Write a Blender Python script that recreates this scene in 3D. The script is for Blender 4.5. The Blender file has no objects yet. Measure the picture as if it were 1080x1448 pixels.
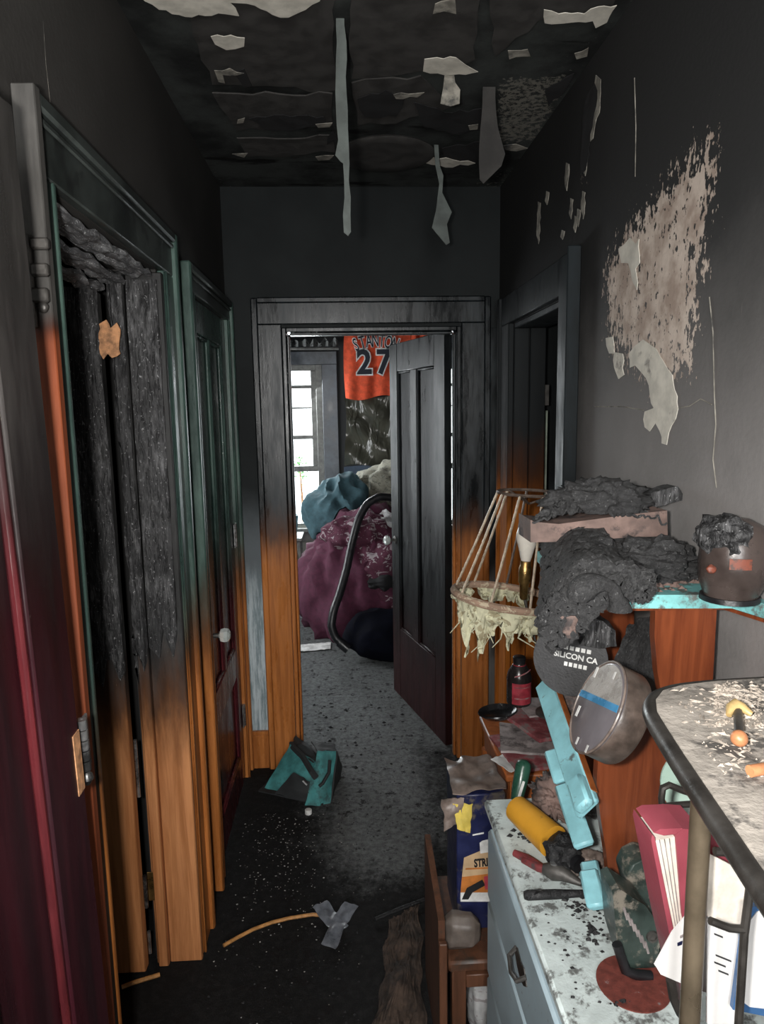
import bpy, bmesh, math, random
from mathutils import Vector, Matrix, noise
from mathutils.geometry import tessellate_polygon
from mathutils.bvhtree import BVHTree
sc = bpy.context.scene
# ------------------------------------------------------------------ camera
H = 1.62
F = 992.59
def _axes():
    fw = Vector((484 - 540, 578 - 724, F)).normalized()
    dn = Vector((650 - 540, 7430 - 724, F)).normalized()
    rt = dn.cross(fw).normalized()
    dn = fw.cross(rt).normalized()
    return Matrix((rt, fw, -dn))            # camera frame (x right, y down, z ahead) to world
CM = _axes()
cam_data = bpy.data.cameras.new('camera')
cam = bpy.data.objects.new('camera', cam_data)
sc.collection.objects.link(cam)
cam_data.sensor_fit = 'VERTICAL'
cam_data.sensor_height = 36.0
cam_data.lens = F * 36.0 / 1448.0
cam_data.clip_start = 0.05
_r = Matrix((CM.col[0], -CM.col[1], -CM.col[2])).transposed()
cam.matrix_world = Matrix.Translation((0, 0, H)) @ _r.to_4x4()
sc.camera = cam
# ------------------------------------------------------------------ light
w = bpy.data.worlds.new('overcast_sky'); sc.world = w; w.use_nodes = True
w.node_tree.nodes['Background'].inputs[0].default_value = (0.93, 0.97, 1.0, 1)
w.node_tree.nodes['Background'].inputs[1].default_value = 5.0
def area(name, loc, aim, sx, sy, power, color=(1, 1, 1), spread=180):
    l = bpy.data.lights.new(name, 'AREA'); l.shape = 'RECTANGLE'; l.size = sx; l.size_y = sy
    l.energy = power; l.color = color; l.spread = math.radians(spread)
    o = bpy.data.objects.new(name, l); sc.collection.objects.link(o)
    o.location = loc
    o.rotation_euler = (Vector(aim) - Vector(loc)).to_track_quat('-Z', 'Y').to_euler()
    return o
area('daylight_behind', (-0.05, -1.55, 1.75), (0.1, 2.2, 1.15), 0.9, 1.3, 40, (1.0, 0.985, 0.96))
area('phone_lamp', (-0.09, 0.0, 1.645), (0.05, 2.0, 1.35), 0.05, 0.05, 20, (1.0, 0.97, 0.93))
area('daylight_bedroom', (-0.5, 6.33, 1.35), (-0.1, 4.6, 0.6), 0.55, 1.35, 42, (0.93, 0.98, 1.0))
area('daylight_bedroom_second', (1.05, 6.33, 1.35), (0.6, 4.0, 0.9), 0.5, 1.35, 24, (0.93, 0.98, 1.0))
area('daylight_bedroom_side', (-1.76, 4.85, 1.37), (.3, 5.0, .9), 1.2, 1.2, 22, (0.95, 0.98, 1.0))
sc.view_settings.view_transform = 'Standard'
sc.view_settings.look = 'None'
sc.view_settings.gamma = 1.0
sc.view_settings.use_curve_mapping = False
sc.view_settings.exposure = 0.16

# ------------------------------------------------------------------ point helpers
C0 = Vector((0, 0, H))
def ray(px, py): return CM @ Vector((px - 540, py - 724, F))
def at_y(px, py, Y): d = ray(px, py); return C0 + d * (Y / d.y)
def at_x(px, py, X): d = ray(px, py); return C0 + d * (X / d.x)
def at_z(px, py, Z): d = ray(px, py); return C0 + d * ((Z - H) / d.z)
V = Vector
rnd = random.Random(7)

# ------------------------------------------------------------------ materials
class NT:
    def __init__(s, name):
        s.m = bpy.data.materials.new(name); s.m.use_nodes = True
        s.t = s.m.node_tree; s.b = s.t.nodes['Principled BSDF']; s._p = None
    def n(s, typ, ins=None, **props):
        nd = s.t.nodes.new(typ)
        for k, v in props.items(): setattr(nd, k, v)
        for k, v in (ins or {}).items():
            if hasattr(v, 'is_output'): s.t.links.new(v, nd.inputs[k])
            else: nd.inputs[k].default_value = v
        return nd
    def pos(s):
        if s._p is None: s._p = s.n('ShaderNodeNewGeometry').outputs['Position']
        return s._p
    def obj(s): return s.n('ShaderNodeTexCoord').outputs['Object']
    def scaled(s, v, sc3):
        return s.n('ShaderNodeVectorMath', {0: v, 1: sc3}, operation='MULTIPLY').outputs[0]
    def noise(s, v, scale, detail=4, rough=.6, dist=0):
        return s.n('ShaderNodeTexNoise', {'Vector': v, 'Scale': scale, 'Detail': detail, 'Roughness': rough, 'Distortion': dist}).outputs['Fac']
    def vor(s, v, scale, feature='F1'):
        return s.n('ShaderNodeTexVoronoi', {'Vector': v, 'Scale': scale}, feature=feature).outputs['Distance']
    def math(s, op, a, b=0.0, c=0.0):
        return s.n('ShaderNodeMath', {0: a, 1: b, 2: c}, operation=op).outputs[0]
    def rng(s, v, a, b, c=0.0, d=1.0, smooth=True):
        return s.n('ShaderNodeMapRange', {'Value': v, 'From Min': a, 'From Max': b, 'To Min': c, 'To Max': d},
                   interpolation_type='SMOOTHSTEP' if smooth else 'LINEAR').outputs[0]
    def mix(s, f, a, b):
        nd = s.t.nodes.new('ShaderNodeMix'); nd.data_type = 'RGBA'
        for i, v in ((0, f), (6, a), (7, b)):
            if hasattr(v, 'is_output'): s.t.links.new(v, nd.inputs[i])
            else: nd.inputs[i].default_value = v if i == 0 else (*v[:3], 1)
        return nd.outputs[2]
    def set(s, col=None, rough=None, metal=None, spec=None, **kw):
        for k, v in (('Base Color', col), ('Roughness', rough), ('Metallic', metal), ('Specular IOR Level', spec), *kw.items()):
            if v is None: continue
            if hasattr(v, 'is_output'): s.t.links.new(v, s.b.inputs[k])
            else: s.b.inputs[k].default_value = (*v, 1) if isinstance(v, tuple) and len(v) == 3 else v
    def bump(s, h, strength=.3, dist=.01):
        nd = s.n('ShaderNodeBump', {'Height': h, 'Strength': strength, 'Distance': dist})
        s.t.links.new(nd.outputs[0], s.b.inputs['Normal'])
    def z(s): return s.n('ShaderNodeSeparateXYZ', {0: s.pos()}).outputs[2]
    def attr(s, name): return s.n('ShaderNodeAttribute', attribute_name=name).outputs['Fac']

def plain(name, c, rough=.6, metal=0, var=.35, scale=18, bump=.15, dirt=None, dirt_amt=.5, dirt_scale=9, **kw):
    t = NT(name); p = t.pos()
    n1 = t.noise(p, scale, 5)
    col = t.mix(t.rng(n1, .3, .7), tuple(x * (1 - var) for x in c), tuple(min(1, x * (1 + var * .6)) for x in c))
    if dirt:
        d = t.noise(p, dirt_scale, 6, .7)
        col = t.mix(t.math('MULTIPLY', t.rng(d, .66 - dirt_amt * .35, .74 - dirt_amt * .25), .92), col, dirt)
    t.set(col, t.rng(n1, .2, .8, max(.05, rough - .12), min(1, rough + .12)), metal, **kw)
    if bump: t.bump(t.noise(p, scale * 4, 4), bump, .004)
    return t.m

def soot_wood(name, wood, wood2, z0, zw, soot=(.010, .012, .013), sheen=(.030, .037, .040), rough=.28, amt=.35, axis=(40, 40, 2.2), wear=.0, spec=.35):
    t = NT(name); p = t.pos()
    grain = t.noise(t.scaled(p, axis), 1.0, 6, .65, .4)
    wd = t.mix(t.rng(grain, .32, .68), wood2, wood)
    big = t.noise(t.scaled(p, (14, 14, 3.0)), 1.0, 5, .65)
    zz = t.math('MULTIPLY_ADD', t.math('SUBTRACT', big, .5), amt, t.z())
    f = t.rng(zz, z0 - zw, z0 + zw)
    film = t.noise(t.scaled(p, (18, 18, 4.0)), 1.0, 5, .7)
    st = t.mix(t.rng(film, .38, .72), soot, sheen)
    # scorched brown band where the varnish starts to bubble
    brown = t.mix(t.rng(zz, z0 - zw * 1.9, z0 - zw * .1), wd, tuple(x * .28 for x in wood2))
    col = t.mix(f, brown, st)
    if wear:
        wv = t.noise(t.scaled(p, (60, 60, 9)), 1.0, 5, .75)
        col = t.mix(t.math('MULTIPLY', t.rng(wv, .70 - wear * .1, .76), .5), col, (.42, .36, .28))
    t.set(col, t.rng(film, .25, .75, rough * .8, rough + .25), 0, spec)
    t.bump(t.math('ADD', t.math('MULTIPLY', grain, .5), film), .18, .004)
    return t.m

def char(name, ash=.35, scale=38, base=(.010, .010, .011), light=(.16, .16, .165), stretch=(1, 1, .18), rough=.7, cells=.35):
    t = NT(name); p = t.scaled(t.pos(), stretch)
    n0 = t.noise(p, scale * 1.4, 5, .7, .8)
    pw = t.n('ShaderNodeVectorMath', {0: p, 1: t.n('ShaderNodeCombineXYZ', {0: t.math('MULTIPLY', n0, .03), 1: t.math('MULTIPLY', n0, .03), 2: t.math('MULTIPLY', n0, .03)}).outputs[0]}, operation='ADD').outputs[0]
    e = t.n('ShaderNodeTexVoronoi', {'Vector': pw, 'Scale': scale, 'Randomness': 1.0}, feature='DISTANCE_TO_EDGE').outputs['Distance']
    n1 = t.noise(t.pos(), 5, 5, .65)
    n2 = t.noise(p, scale * 2.6, 4, .75)
    n3 = t.noise(t.scaled(t.pos(), (1, 1, .6)), 170, 3, .7)
    a = t.math('MULTIPLY', t.rng(n1, .64 - ash * .35, .85 - ash * .2), t.rng(n2, .42, .72))
    col = t.mix(t.math('MULTIPLY', a, .75), base, light)
    col = t.mix(t.math('MULTIPLY', t.rng(n3, .70 - ash * .08, .76 - ash * .06), .7), col, tuple(x * 2.0 for x in light))
    t.set(col, t.rng(n2, .3, .7, rough - .25, rough + .15), 0)
    h = t.math('ADD', t.math('MULTIPLY', t.rng(e, 0, .10), cells), t.math('ADD', t.math('MULTIPLY', n2, .8), n0))
    t.bump(h, .7, .006)
    return t.m

ORANGE, ORANGE2 = (.52, .190, .052), (.30, .098, .024)
M = {}
M['trim_far'] = soot_wood('sooty_varnish_far', ORANGE, ORANGE2, 1.13, .10, amt=.22, soot=(.004, .0055, .0065), sheen=(.016, .022, .026), rough=.22)
M['trim_near'] = soot_wood('sooty_varnish_near', ORANGE, ORANGE2, 1.02, .17, soot=(.032, .056, .049), sheen=(.078, .135, .112), wear=.25)
M['trim_jamb'] = soot_wood('sooty_varnish_jamb', (.62, .27, .11), (.38, .145, .05), .86, .13, soot=(.014, .014, .014), sheen=(.05, .05, .05), wear=.3, rough=.5)
M['trim_right'] = soot_wood('sooty_varnish_right', (.46, .150, .022), (.25, .070, .010), 1.40, .15, amt=.3, sheen=(.014, .016, .017), rough=.5, spec=.15)
M['casing_right'] = soot_wood('sooty_paint_right', (.10, .12, .14), (.06, .07, .08), 1.15, .2, soot=(.010, .012, .013), sheen=(.018, .023, .026), rough=.5, spec=.15)
M['door_green'] = soot_wood('burgundy_door_under_soot', (.105, .018, .022), (.05, .010, .014), 1.02, .22, soot=(.024, .044, .039), sheen=(.062, .108, .092), rough=.2, axis=(30, 30, 2))
M['door_far'] = soot_wood('black_door', (.038, .010, .011), (.016, .006, .006), .62, .25, soot=(.007, .008, .009), sheen=(.014, .018, .019), rough=.3, spec=.22)
M['door_red'] = soot_wood('dark_red_varnish', (.045, .009, .014), (.020, .007, .010), 1.62, .30, soot=(.040, .038, .036), sheen=(.075, .070, .066), rough=.3, axis=(20, 20, 2), wear=.12)
M['door_red_bead'] = soot_wood('red_varnish_bead', (.105, .016, .019), (.055, .010, .013), 1.70, .25, soot=(.035, .030, .029), sheen=(.075, .062, .060), rough=.25, axis=(50, 50, 4), wear=.15)
M['char'] = char('charred_wood', 1.05, base=(.014, .014, .015), light=(.22, .22, .225))
M['char_dark'] = char('charred_black', .12, 30, stretch=(1, 1, .6))
M['char_foam'] = char('charred_foam', .9, 60, (.032, .032, .033), (.12, .12, .12), (1, 1, 1), .9, .25)
M['char_ash'] = char('ashy_char', 1.1, 26, (.11, .11, .115), (.66, .67, .68), (1, .16, 1))
M['edge_rust'] = soot_wood('orange_edge', (.30, .075, .028), (.17, .042, .016), 1.76, .02, soot=(.05, .048, .045), sheen=(.09, .086, .08), amt=.02, rough=.5)
M['bare_wood'] = plain('bare_split_wood', (.50, .25, .12), .8, var=.5, scale=60)
M['soot_metal'] = plain('sooty_metal', (.085, .080, .074), .5, .4, scale=40)
M['steel'] = plain('dull_steel', (.42, .42, .42), .35, .85, scale=40, dirt=(.05, .05, .05))
M['brass'] = plain('tarnished_brass', (.42, .27, .10), .35, .9, scale=50)
M['black'] = plain('matte_black', (.008, .008, .009), .9)
M['black_plastic'] = plain('black_plastic', (.012, .012, .014), .38, scale=30)
M['hall_dark'] = plain('sooted_plaster_dark', (.012, .012, .012), .95)
M['plaster_white'] = plain('exposed_plaster', (.60, .57, .50), .9, var=.2, scale=22, dirt=(.20, .18, .16), dirt_amt=.2)
M['plaster_grey'] = plain('sooted_plaster_patch', (.26, .245, .21), .9, var=.5, scale=25, dirt=(.05, .05, .05), dirt_amt=.4)
M['paint_flap'] = plain('sooted_paint_flap', (.085, .098, .092), .8, var=.35, scale=15)
M['paint_flap_dark'] = plain('sooted_flap_dark', (.035, .033, .031), .85, var=.4, scale=20)
M['mint_wall'] = plain('pale_blue_plaster', (.48, .56, .58), .8, var=.3, scale=30, dirt=(.18, .20, .2), dirt_amt=.35)

def wall_left():
    t = NT('sooted_wall_left'); p = t.pos()
    n1 = t.noise(p, 3.0, 5, .6); n2 = t.noise(t.scaled(p, (30, 30, 2.5)), 1.0, 5, .7)
    fine = t.noise(p, 160, 3, .8)
    col = t.mix(t.rng(n1, .35, .65), (.026, .0255, .025), (.038, .0365, .035))
    y = t.n('ShaderNodeSeparateXYZ', {0: p}).outputs[1]
    col = t.mix(t.rng(t.math('MULTIPLY_ADD', n1, .8, y), 1.4, 2.9), t.mix(t.rng(n1, .3, .7), (.050, .047, .044), (.070, .066, .062)), col)
    col = t.mix(t.math('MULTIPLY', t.rng(n2, .76, .80), .5), col, (.16, .15, .13))
    col = t.mix(t.math('MULTIPLY', t.rng(fine, .72, .78), .4), col, (.12, .12, .11))
    t.set(col, .75, 0, .2); t.bump(t.noise(p, 90, 4), .25, .003); return t.m
M['wall_left'] = wall_left()
def wall_far():
    t = NT('sooted_wall_far'); p = t.pos()
    n1 = t.noise(p, 4.0, 5, .6)
    col = t.mix(t.rng(n1, .35, .65), (.0085, .0105, .011), (.0125, .0150, .0155))
    lo = t.mix(t.rng(t.noise(t.scaled(p, (60, 60, 4)), 1.0, 5, .8), .4, .6), (.20, .26, .28), (.50, .57, .60))
    zz = t.math('MULTIPLY_ADD', t.math('SUBTRACT', n1, .5), .3, t.z())
    mid = t.mix(t.rng(zz, .68, .95), lo, (.12, .135, .145))
    col = t.mix(t.rng(zz, 1.0, 1.35), mid, col)
    t.set(col, .6, 0, .12); t.bump(t.noise(p, 60, 4), .2, .003); return t.m
M['wall_far'] = wall_far()
def wall_right():
    t = NT('sooted_wall_right'); p = t.pos()
    n1 = t.noise(p, 3.5, 5, .6)
    z = t.z(); y = t.n('ShaderNodeSeparateXYZ', {0: p}).outputs[1]
    zz = t.math('MULTIPLY_ADD', t.math('SUBTRACT', n1, .5), .5, z)
    low = t.mix(t.rng(n1, .35, .65), (.20, .190, .184), (.28, .265, .258))
    col = t.mix(t.rng(zz, 1.35, 2.05), low, (.028, .028, .028))
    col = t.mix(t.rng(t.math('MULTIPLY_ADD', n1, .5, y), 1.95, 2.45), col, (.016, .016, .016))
    streak = t.noise(t.scaled(p, (40, 40, 3)), 1.0, 4, .7)
    col = t.mix(t.math('MULTIPLY', t.rng(streak, .71, .76), .35), col, (.30, .28, .26))
    a = t.attr('peel')
    fl = t.noise(t.scaled(p, (1, 1, .62)), 125, 3, .55)
    fl2 = t.noise(t.scaled(p, (1, 1, .6)), 42, 3, .6)
    thr = t.math('SUBTRACT', 1.0, a)
    mixn = t.math('MULTIPLY_ADD', fl2, .5, t.math('MULTIPLY', fl, .5))
    m = t.rng(t.math('SUBTRACT', mixn, t.math('MULTIPLY_ADD', thr, .5, .28)), -.012, .022)
    flake = t.mix(t.rng(t.noise(p, 14, 4), .35, .65), (.36, .28, .23), (.60, .51, .44))
    col = t.mix(m, col, flake)
    t.set(col, .8, 0, .2)
    t.bump(t.math('MULTIPLY_ADD', m, -.8, t.math('MULTIPLY', t.noise(p, 90, 4), .35)), .6, .004); return t.m
M['wall_right'] = wall_right()
def ceil_mat():
    t = NT('sooted_ceiling'); p = t.pos()
    n1 = t.noise(p, 3.5, 6, .65); n2 = t.noise(p, 60, 5, .75)
    ny = t.noise(t.scaled(p, (2.0, 9, 1)), 1.0, 5, .7)
    col = t.mix(t.rng(n1, .35, .62), (.016, .017, .017), (.050, .055, .053))
    col = t.mix(t.rng(ny, .58, .66), col, (.010, .010, .010))
    a = t.attr('peel')
    sp = t.rng(t.math('SUBTRACT', n2, t.math('SUBTRACT', .80, t.math('MULTIPLY', a, .34))), 0, .05)
    col = t.mix(t.math('MULTIPLY', sp, .8), col, (.20, .19, .165))
    t.set(col, .8, 0, .12); t.bump(t.math('ADD', n1, t.math('MULTIPLY', n2, .3)), .5, .006); return t.m
M['ceiling'] = ceil_mat()
def floor_mat():
    t = NT('scorched_carpet'); p = t.pos()
    n1 = t.noise(p, 5, 6, .7); n2 = t.noise(p, 210, 3, .8); n3 = t.noise(p, 40, 5, .8)
    a = t.attr('worn')
    n4 = t.noise(p, 16, 6, .75)
    f = t.rng(t.math('MULTIPLY_ADD', t.math('SUBTRACT', n4, .5), .9, t.math('MULTIPLY_ADD', t.math('SUBTRACT', n1, .5), .9, a)), .22, .80)
    dark = t.mix(t.rng(n3, .4, .7), (.008, .008, .008), (.019, .018, .018))
    grey = t.mix(t.rng(n3, .35, .65), (.085, .089, .089), (.170, .176, .176))
    col = t.mix(f, dark, grey)
    col = t.mix(t.math('MULTIPLY', t.rng(n2, .66, .74), t.math('MULTIPLY_ADD', f, .35, .12)), col, (.30, .30, .29))
    col = t.mix(t.math('MULTIPLY', t.rng(n4, .55, .63), .85), col, (.008, .006, .006))
    t.set(col, .9, 0, .2); t.bump(t.math('ADD', n2, n3), .7, .006); return t.m
M['floor'] = floor_mat()

# ------------------------------------------------------------------ mesh helpers
class B:
    def __init__(s): s.bm = bmesh.new()
    def box(s, x0, x1, y0, y1, z0, z1, bev=.002, mat=None):
        cx, cy, cz = (x0 + x1) / 2, (y0 + y1) / 2, (z0 + z1) / 2
        mm = Matrix.Translation((cx, cy, cz)) @ Matrix.Diagonal((abs(x1 - x0), abs(y1 - y0), abs(z1 - z0), 1))
        if mat is not None: mm = mat @ mm
        r = bmesh.ops.create_cube(s.bm, size=1, matrix=mm)
        if bev:
            es = list({e for v in r['verts'] for e in v.link_edges})
            bmesh.ops.bevel(s.bm, geom=es, offset=bev, segments=1, affect='EDGES')
        return s
    def tube(s, pts, r, seg=8, cap=True):
        pts = [V(p) for p in pts]; n = len(pts)
        rs = r if isinstance(r, (list, tuple)) else [r] * n
        rings = []; up = None
        for i, p in enumerate(pts):
            t = (pts[min(i + 1, n - 1)] - pts[max(i - 1, 0)]).normalized()
            if up is None:
                up = V((0, 0, 1)) if abs(t.z) < .9 else V((1, 0, 0))
            a = t.cross(up).normalized(); b = a.cross(t).normalized(); up = b
            rings.append([s.bm.verts.new(p + (a * math.cos(k * 2 * math.pi / seg) + b * math.sin(k * 2 * math.pi / seg)) * rs[i]) for k in range(seg)])
        for i in range(n - 1):
            for k in range(seg):
                k2 = (k + 1) % seg
                s.bm.faces.new((rings[i][k], rings[i][k2], rings[i + 1][k2], rings[i + 1][k]))
        if cap:
            s.bm.faces.new(rings[0][::-1]); s.bm.faces.new(rings[-1])
        return s
    def ring(s, pts, r, seg=6):
        pts = [V(p) for p in pts]; n = len(pts); rings = []
        c = sum(pts, V()) / n; nrm = (pts[0] - c).cross(pts[n // 4] - c).normalized()
        for i, p in enumerate(pts):
            a = (p - c).normalized()
            rings.append([s.bm.verts.new(p + (a * math.cos(k * 2 * math.pi / seg) + nrm * math.sin(k * 2 * math.pi / seg)) * r) for k in range(seg)])
        for i in range(n):
            j = (i + 1) % n
            for k in range(seg):
                k2 = (k + 1) % seg
                s.bm.faces.new((rings[i][k], rings[i][k2], rings[j][k2], rings[j][k]))
        return s
    def lathe(s, prof, mat=None, seg=24):
        mat = mat or Matrix.Identity(4); rings = []
        for r, z in prof:
            rings.append([s.bm.verts.new(mat @ V((max(r, .0003) * math.cos(k * 2 * math.pi / seg), max(r, .0003) * math.sin(k * 2 * math.pi / seg), z))) for k in range(seg)])
        for i in range(len(prof) - 1):
            for k in range(seg):
                k2 = (k + 1) % seg
                s.bm.faces.new((rings[i][k], rings[i][k2], rings[i + 1][k2], rings[i + 1][k]))
        s.bm.faces.new(rings[0][::-1]); s.bm.faces.new(rings[-1])
        return s
    def prism(s, pts, d):
        """planar polygon pts (world) extruded by vector d"""
        pts = [V(p) for p in pts]; d = V(d); n = len(pts)
        a = [s.bm.verts.new(p) for p in pts]; b = [s.bm.verts.new(p + d) for p in pts]
        for t in tessellate_polygon([pts]):
            if len(set(t)) < 3: continue
            s.bm.faces.new([a[k] for k in t]); s.bm.faces.new([b[k] for k in reversed(t)])
        for i in range(n):
            j = (i + 1) % n
            s.bm.faces.new((a[j], a[i], b[i], b[j]))
        return s
    def grid(s, nu, nv, fn, thick=0):
        g = [[s.bm.verts.new(fn(i / nu, j / nv)) for j in range(nv + 1)] for i in range(nu + 1)]
        for i in range(nu):
            for j in range(nv):
                s.bm.faces.new((g[i][j], g[i + 1][j], g[i + 1][j + 1], g[i][j + 1]))
        if thick:
            s.bm.normal_update()
            k = [[s.bm.verts.new(v.co - v.normal * thick) for v in row] for row in g]
            for i in range(nu):
                for j in range(nv):
                    s.bm.faces.new((k[i][j + 1], k[i + 1][j + 1], k[i + 1][j], k[i][j]))
            for i in range(nu):
                for j in (0, nv): s.bm.faces.new((g[i][j], g[i + 1][j], k[i + 1][j], k[i][j]))
            for j in range(nv):
                for i in (0, nu): s.bm.faces.new((g[i][j], g[i][j + 1], k[i][j + 1], k[i][j]))
        return s
    def blob(s, c, r, seed=0, amp=.25, freq=3.0, sub=3, rough=0.0, mat=None, zmin=None):
        res = bmesh.ops.create_icosphere(s.bm, subdivisions=sub, radius=1)
        r = V(r) if not isinstance(r, (int, float)) else V((r, r, r)); o = V((seed * 7.3, seed * 3.1, seed * 1.7))
        for v in res['verts']:
            k = 1 + amp * noise.noise(v.co * freq * .5 + o) + rough * noise.noise(v.co * freq * 4 + o)
            q = V((v.co.x * r.x, v.co.y * r.y, v.co.z * r.z)) * k
            v.co = (mat @ q if mat is not None else q) + V(c)
            if zmin is not None and v.co.z < zmin: v.co.z = zmin
        return s

def obj(name, b, m, parent=None, smooth=False, sub=0):
    bmesh.ops.recalc_face_normals(b.bm, faces=list(b.bm.faces))
    me = bpy.data.meshes.new(name); b.bm.to_mesh(me); b.bm.free()
    if smooth:
        me.polygons.foreach_set('use_smooth', [True] * len(me.polygons))
        if smooth != 'all': me.set_sharp_from_angle(angle=math.radians(40))
    me.materials.append(M[m] if isinstance(m, str) else m)
    o = bpy.data.objects.new(name, me); sc.collection.objects.link(o)
    if parent is not None: adopt(o, parent)
    return o
def adopt(o, parent):
    o.parent = parent
    l = V(parent.location)
    q = parent.parent
    while q is not None: q = q.parent
    o.matrix_parent_inverse = Matrix.Translation(-l)
def thing(name, label, cat, loc, group=None):
    o = bpy.data.objects.new(name, None); sc.collection.objects.link(o)
    o.empty_display_size = .05; o.location = loc; o['label'] = label; o['category'] = cat
    if group: o['group'] = group
    return o
def tag(o, label, cat, group=None):
    o['label'] = label; o['category'] = cat
    if group: o['group'] = group
    return o
def struct(o): o['kind'] = 'structure'; return o
def stuff(o): o['kind'] = 'stuff'; return o
def base(name): 
    o = bpy.data.objects.new(name, None); sc.collection.objects.link(o); o.empty_display_size = .05
    return struct(o)
def frame(origin, xdir, ydir):
    x = V(xdir).normalized(); z = x.cross(V(ydir)).normalized(); y = z.cross(x)
    m = Matrix((x, y, z)).transposed().to_4x4(); m.translation = V(origin); return m
def text(name, s, size, mat4, m, parent, extrude=.0006, offset=0, sx=1.0, bold=0):
    cu = bpy.data.curves.new(name, 'FONT'); cu.body = s; cu.size = size; cu.extrude = extrude
    cu.align_x = 'CENTER'; cu.align_y = 'CENTER'; cu.offset = offset; cu.resolution_u = 3
    to = bpy.data.objects.new(name + '_c', cu); sc.collection.objects.link(to)
    dg = bpy.context.evaluated_depsgraph_get()
    me = bpy.data.meshes.new_from_object(to.evaluated_get(dg))
    bpy.data.objects.remove(to)
    me.transform(mat4 @ Matrix.Diagonal((sx, 1, 1, 1)))
    me.materials.clear(); me.materials.append(M[m])
    o = bpy.data.objects.new(name, me); sc.collection.objects.link(o)
    if parent is not None: adopt(o, parent)
    return o
def ragged(pts, step, amp, seed=0):
    r = random.Random(seed); out = []
    n = len(pts)
    for i in range(n):
        a, b = V(pts[i]), V(pts[(i + 1) % n]); L = (b - a).length; k = max(1, int(L / step))
        d = (b - a); q = V((-d.y, d.x)) / max(L, 1e-6)
        for j in range(k):
            p = a + d * (j / k)
            if j: p = p + q * r.uniform(-amp, amp)
            out.append(p)
    return out

# ------------------------------------------------------------------ the setting
XL, XR, YF, ZC = -.475, .676, 3.044, 2.52
YB = -1.6
def masked_plane(name, m, nu, nv, fn, attr, af):
    b = B(); b.grid(nu, nv, fn)
    o = obj(name, b, m)
    at = o.data.attributes.new(attr, 'FLOAT', 'POINT')
    at.data.foreach_set('value', [af(v.co) for v in o.data.vertices])
    return o
def sm(a, b, x):
    t = max(0, min(1, (x - a) / (b - a))); return t * t * (3 - 2 * t)
def worn(p):
    # where feet have scuffed the soot off the carpet
    c = .10 + .03 * (p.y - 2)
    f = math.exp(-((p.x - c) / .27) ** 2) * sm(1.95, 2.5, p.y)
    f = max(f, .8 * sm(2.9, 3.3, p.y))
    return f
fl = struct(masked_plane('floor', 'floor', 60, 150, lambda u, v: V((-1.7 + 3.4 * u, YB + v * (6.4 - YB), 0)), 'worn', worn))
fl2 = obj('subfloor', B().box(-1.8, 1.9, YB - .1, 6.45, -.08, -.004, 0), 'black', fl)

# left wall pieces, each its own run between the openings
wl = base('wall_left')
def wl_piece(y0, y1, z0, z1): obj('wall_section', B().box(XL - .12, XL, y0, y1, z0, z1, 0), 'wall_left', wl)
wl_piece(YB, 1.215, 0, ZC); wl_piece(1.215, 1.92, 1.985, ZC); wl_piece(1.92, 2.28, 0, ZC)
wl_piece(2.28, 2.96, 1.99, ZC); wl_piece(2.96, 3.16, 0, ZC)
# closet behind the left opening
cl = base('wall_closet')
obj('closet_back', B().box(-1.30, -1.25, .9, 2.6, 0, 2.4, 0), 'hall_dark', cl)
obj('closet_side', B().box(-1.25, XL - .125, .9, .94, 0, 2.4, 0), 'hall_dark', cl)
obj('closet_side', B().box(-1.25, XL - .125, 2.2, 2.24, 0, 2.4, 0), 'hall_dark', cl)
obj('closet_top', B().box(-1.25, XL - .125, .94, 2.2, 2.3, 2.34, 0), 'hall_dark', cl)

# right wall
def blobmask(c, rx, rz, rot, p):
    dy, dz = p.y - c[0], p.z - c[1]
    a = dy * math.cos(rot) + dz * math.sin(rot); b2 = -dy * math.sin(rot) + dz * math.cos(rot)
    return math.sqrt((a / rx) ** 2 + (b2 / rz) ** 2)
PEEL = [(x, y) for x, y in ((1022,165),(1020,260),(1005,330),(1000,400),(990,470),(975,530),(950,560),(930,570),(905,545),(885,520),(868,500),(855,470),(850,400),(860,360),(880,320),(910,280),(950,235),(990,195))]
PEEL3 = [at_x(x, y, XR) for x, y in PEEL]
PEEL2 = [(p.y, p.z) for p in PEEL3]
def signed_dist(pt, poly):
    inside = False; best = 9
    n = len(poly)
    for i in range(n):
        (x1, y1), (x2, y2) = poly[i], poly[(i + 1) % n]
        if (y1 > pt[1]) != (y2 > pt[1]) and pt[0] < (x2 - x1) * (pt[1] - y1) / (y2 - y1) + x1: inside = not inside
        dx, dy = x2 - x1, y2 - y1
        t = max(0, min(1, ((pt[0] - x1) * dx + (pt[1] - y1) * dy) / (dx * dx + dy * dy)))
        best = min(best, math.hypot(pt[0] - x1 - t * dx, pt[1] - y1 - t * dy))
    return best if inside else -best
def peel_r(p):
    if not (.9 < p.y < 2.4 and 1.3 < p.z < 2.5): return 0
    d = signed_dist((p.y, p.z), PEEL2)
    f = sm(-.14, .11, d) * .70 + .06 * sm(.0, .1, d)
    q = at_x(825, 265, XR); 
    f = max(f, .42 * math.exp(-((p.y - q.y) / .05) ** 2 - ((p.z - q.z) / .13) ** 2))
    return f + .04 * noise.noise(p * 9) if f > .02 else 0
wr = base('wall_right')
o = masked_plane('wall_face', 'wall_right', 120, 76, lambda u, v: V((XR, YB + u * (2.13 - YB), v * ZC)), 'peel', peel_r); adopt(o, wr)
obj('wall_section', B().box(XR + .0015, XR + .11, YB, 2.13, 0, ZC, 0), 'wall_left', wr)
obj('wall_section', B().box(XR, XR + .11, 2.78, 3.16, 0, ZC, 0), 'wall_right', wr)
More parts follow.
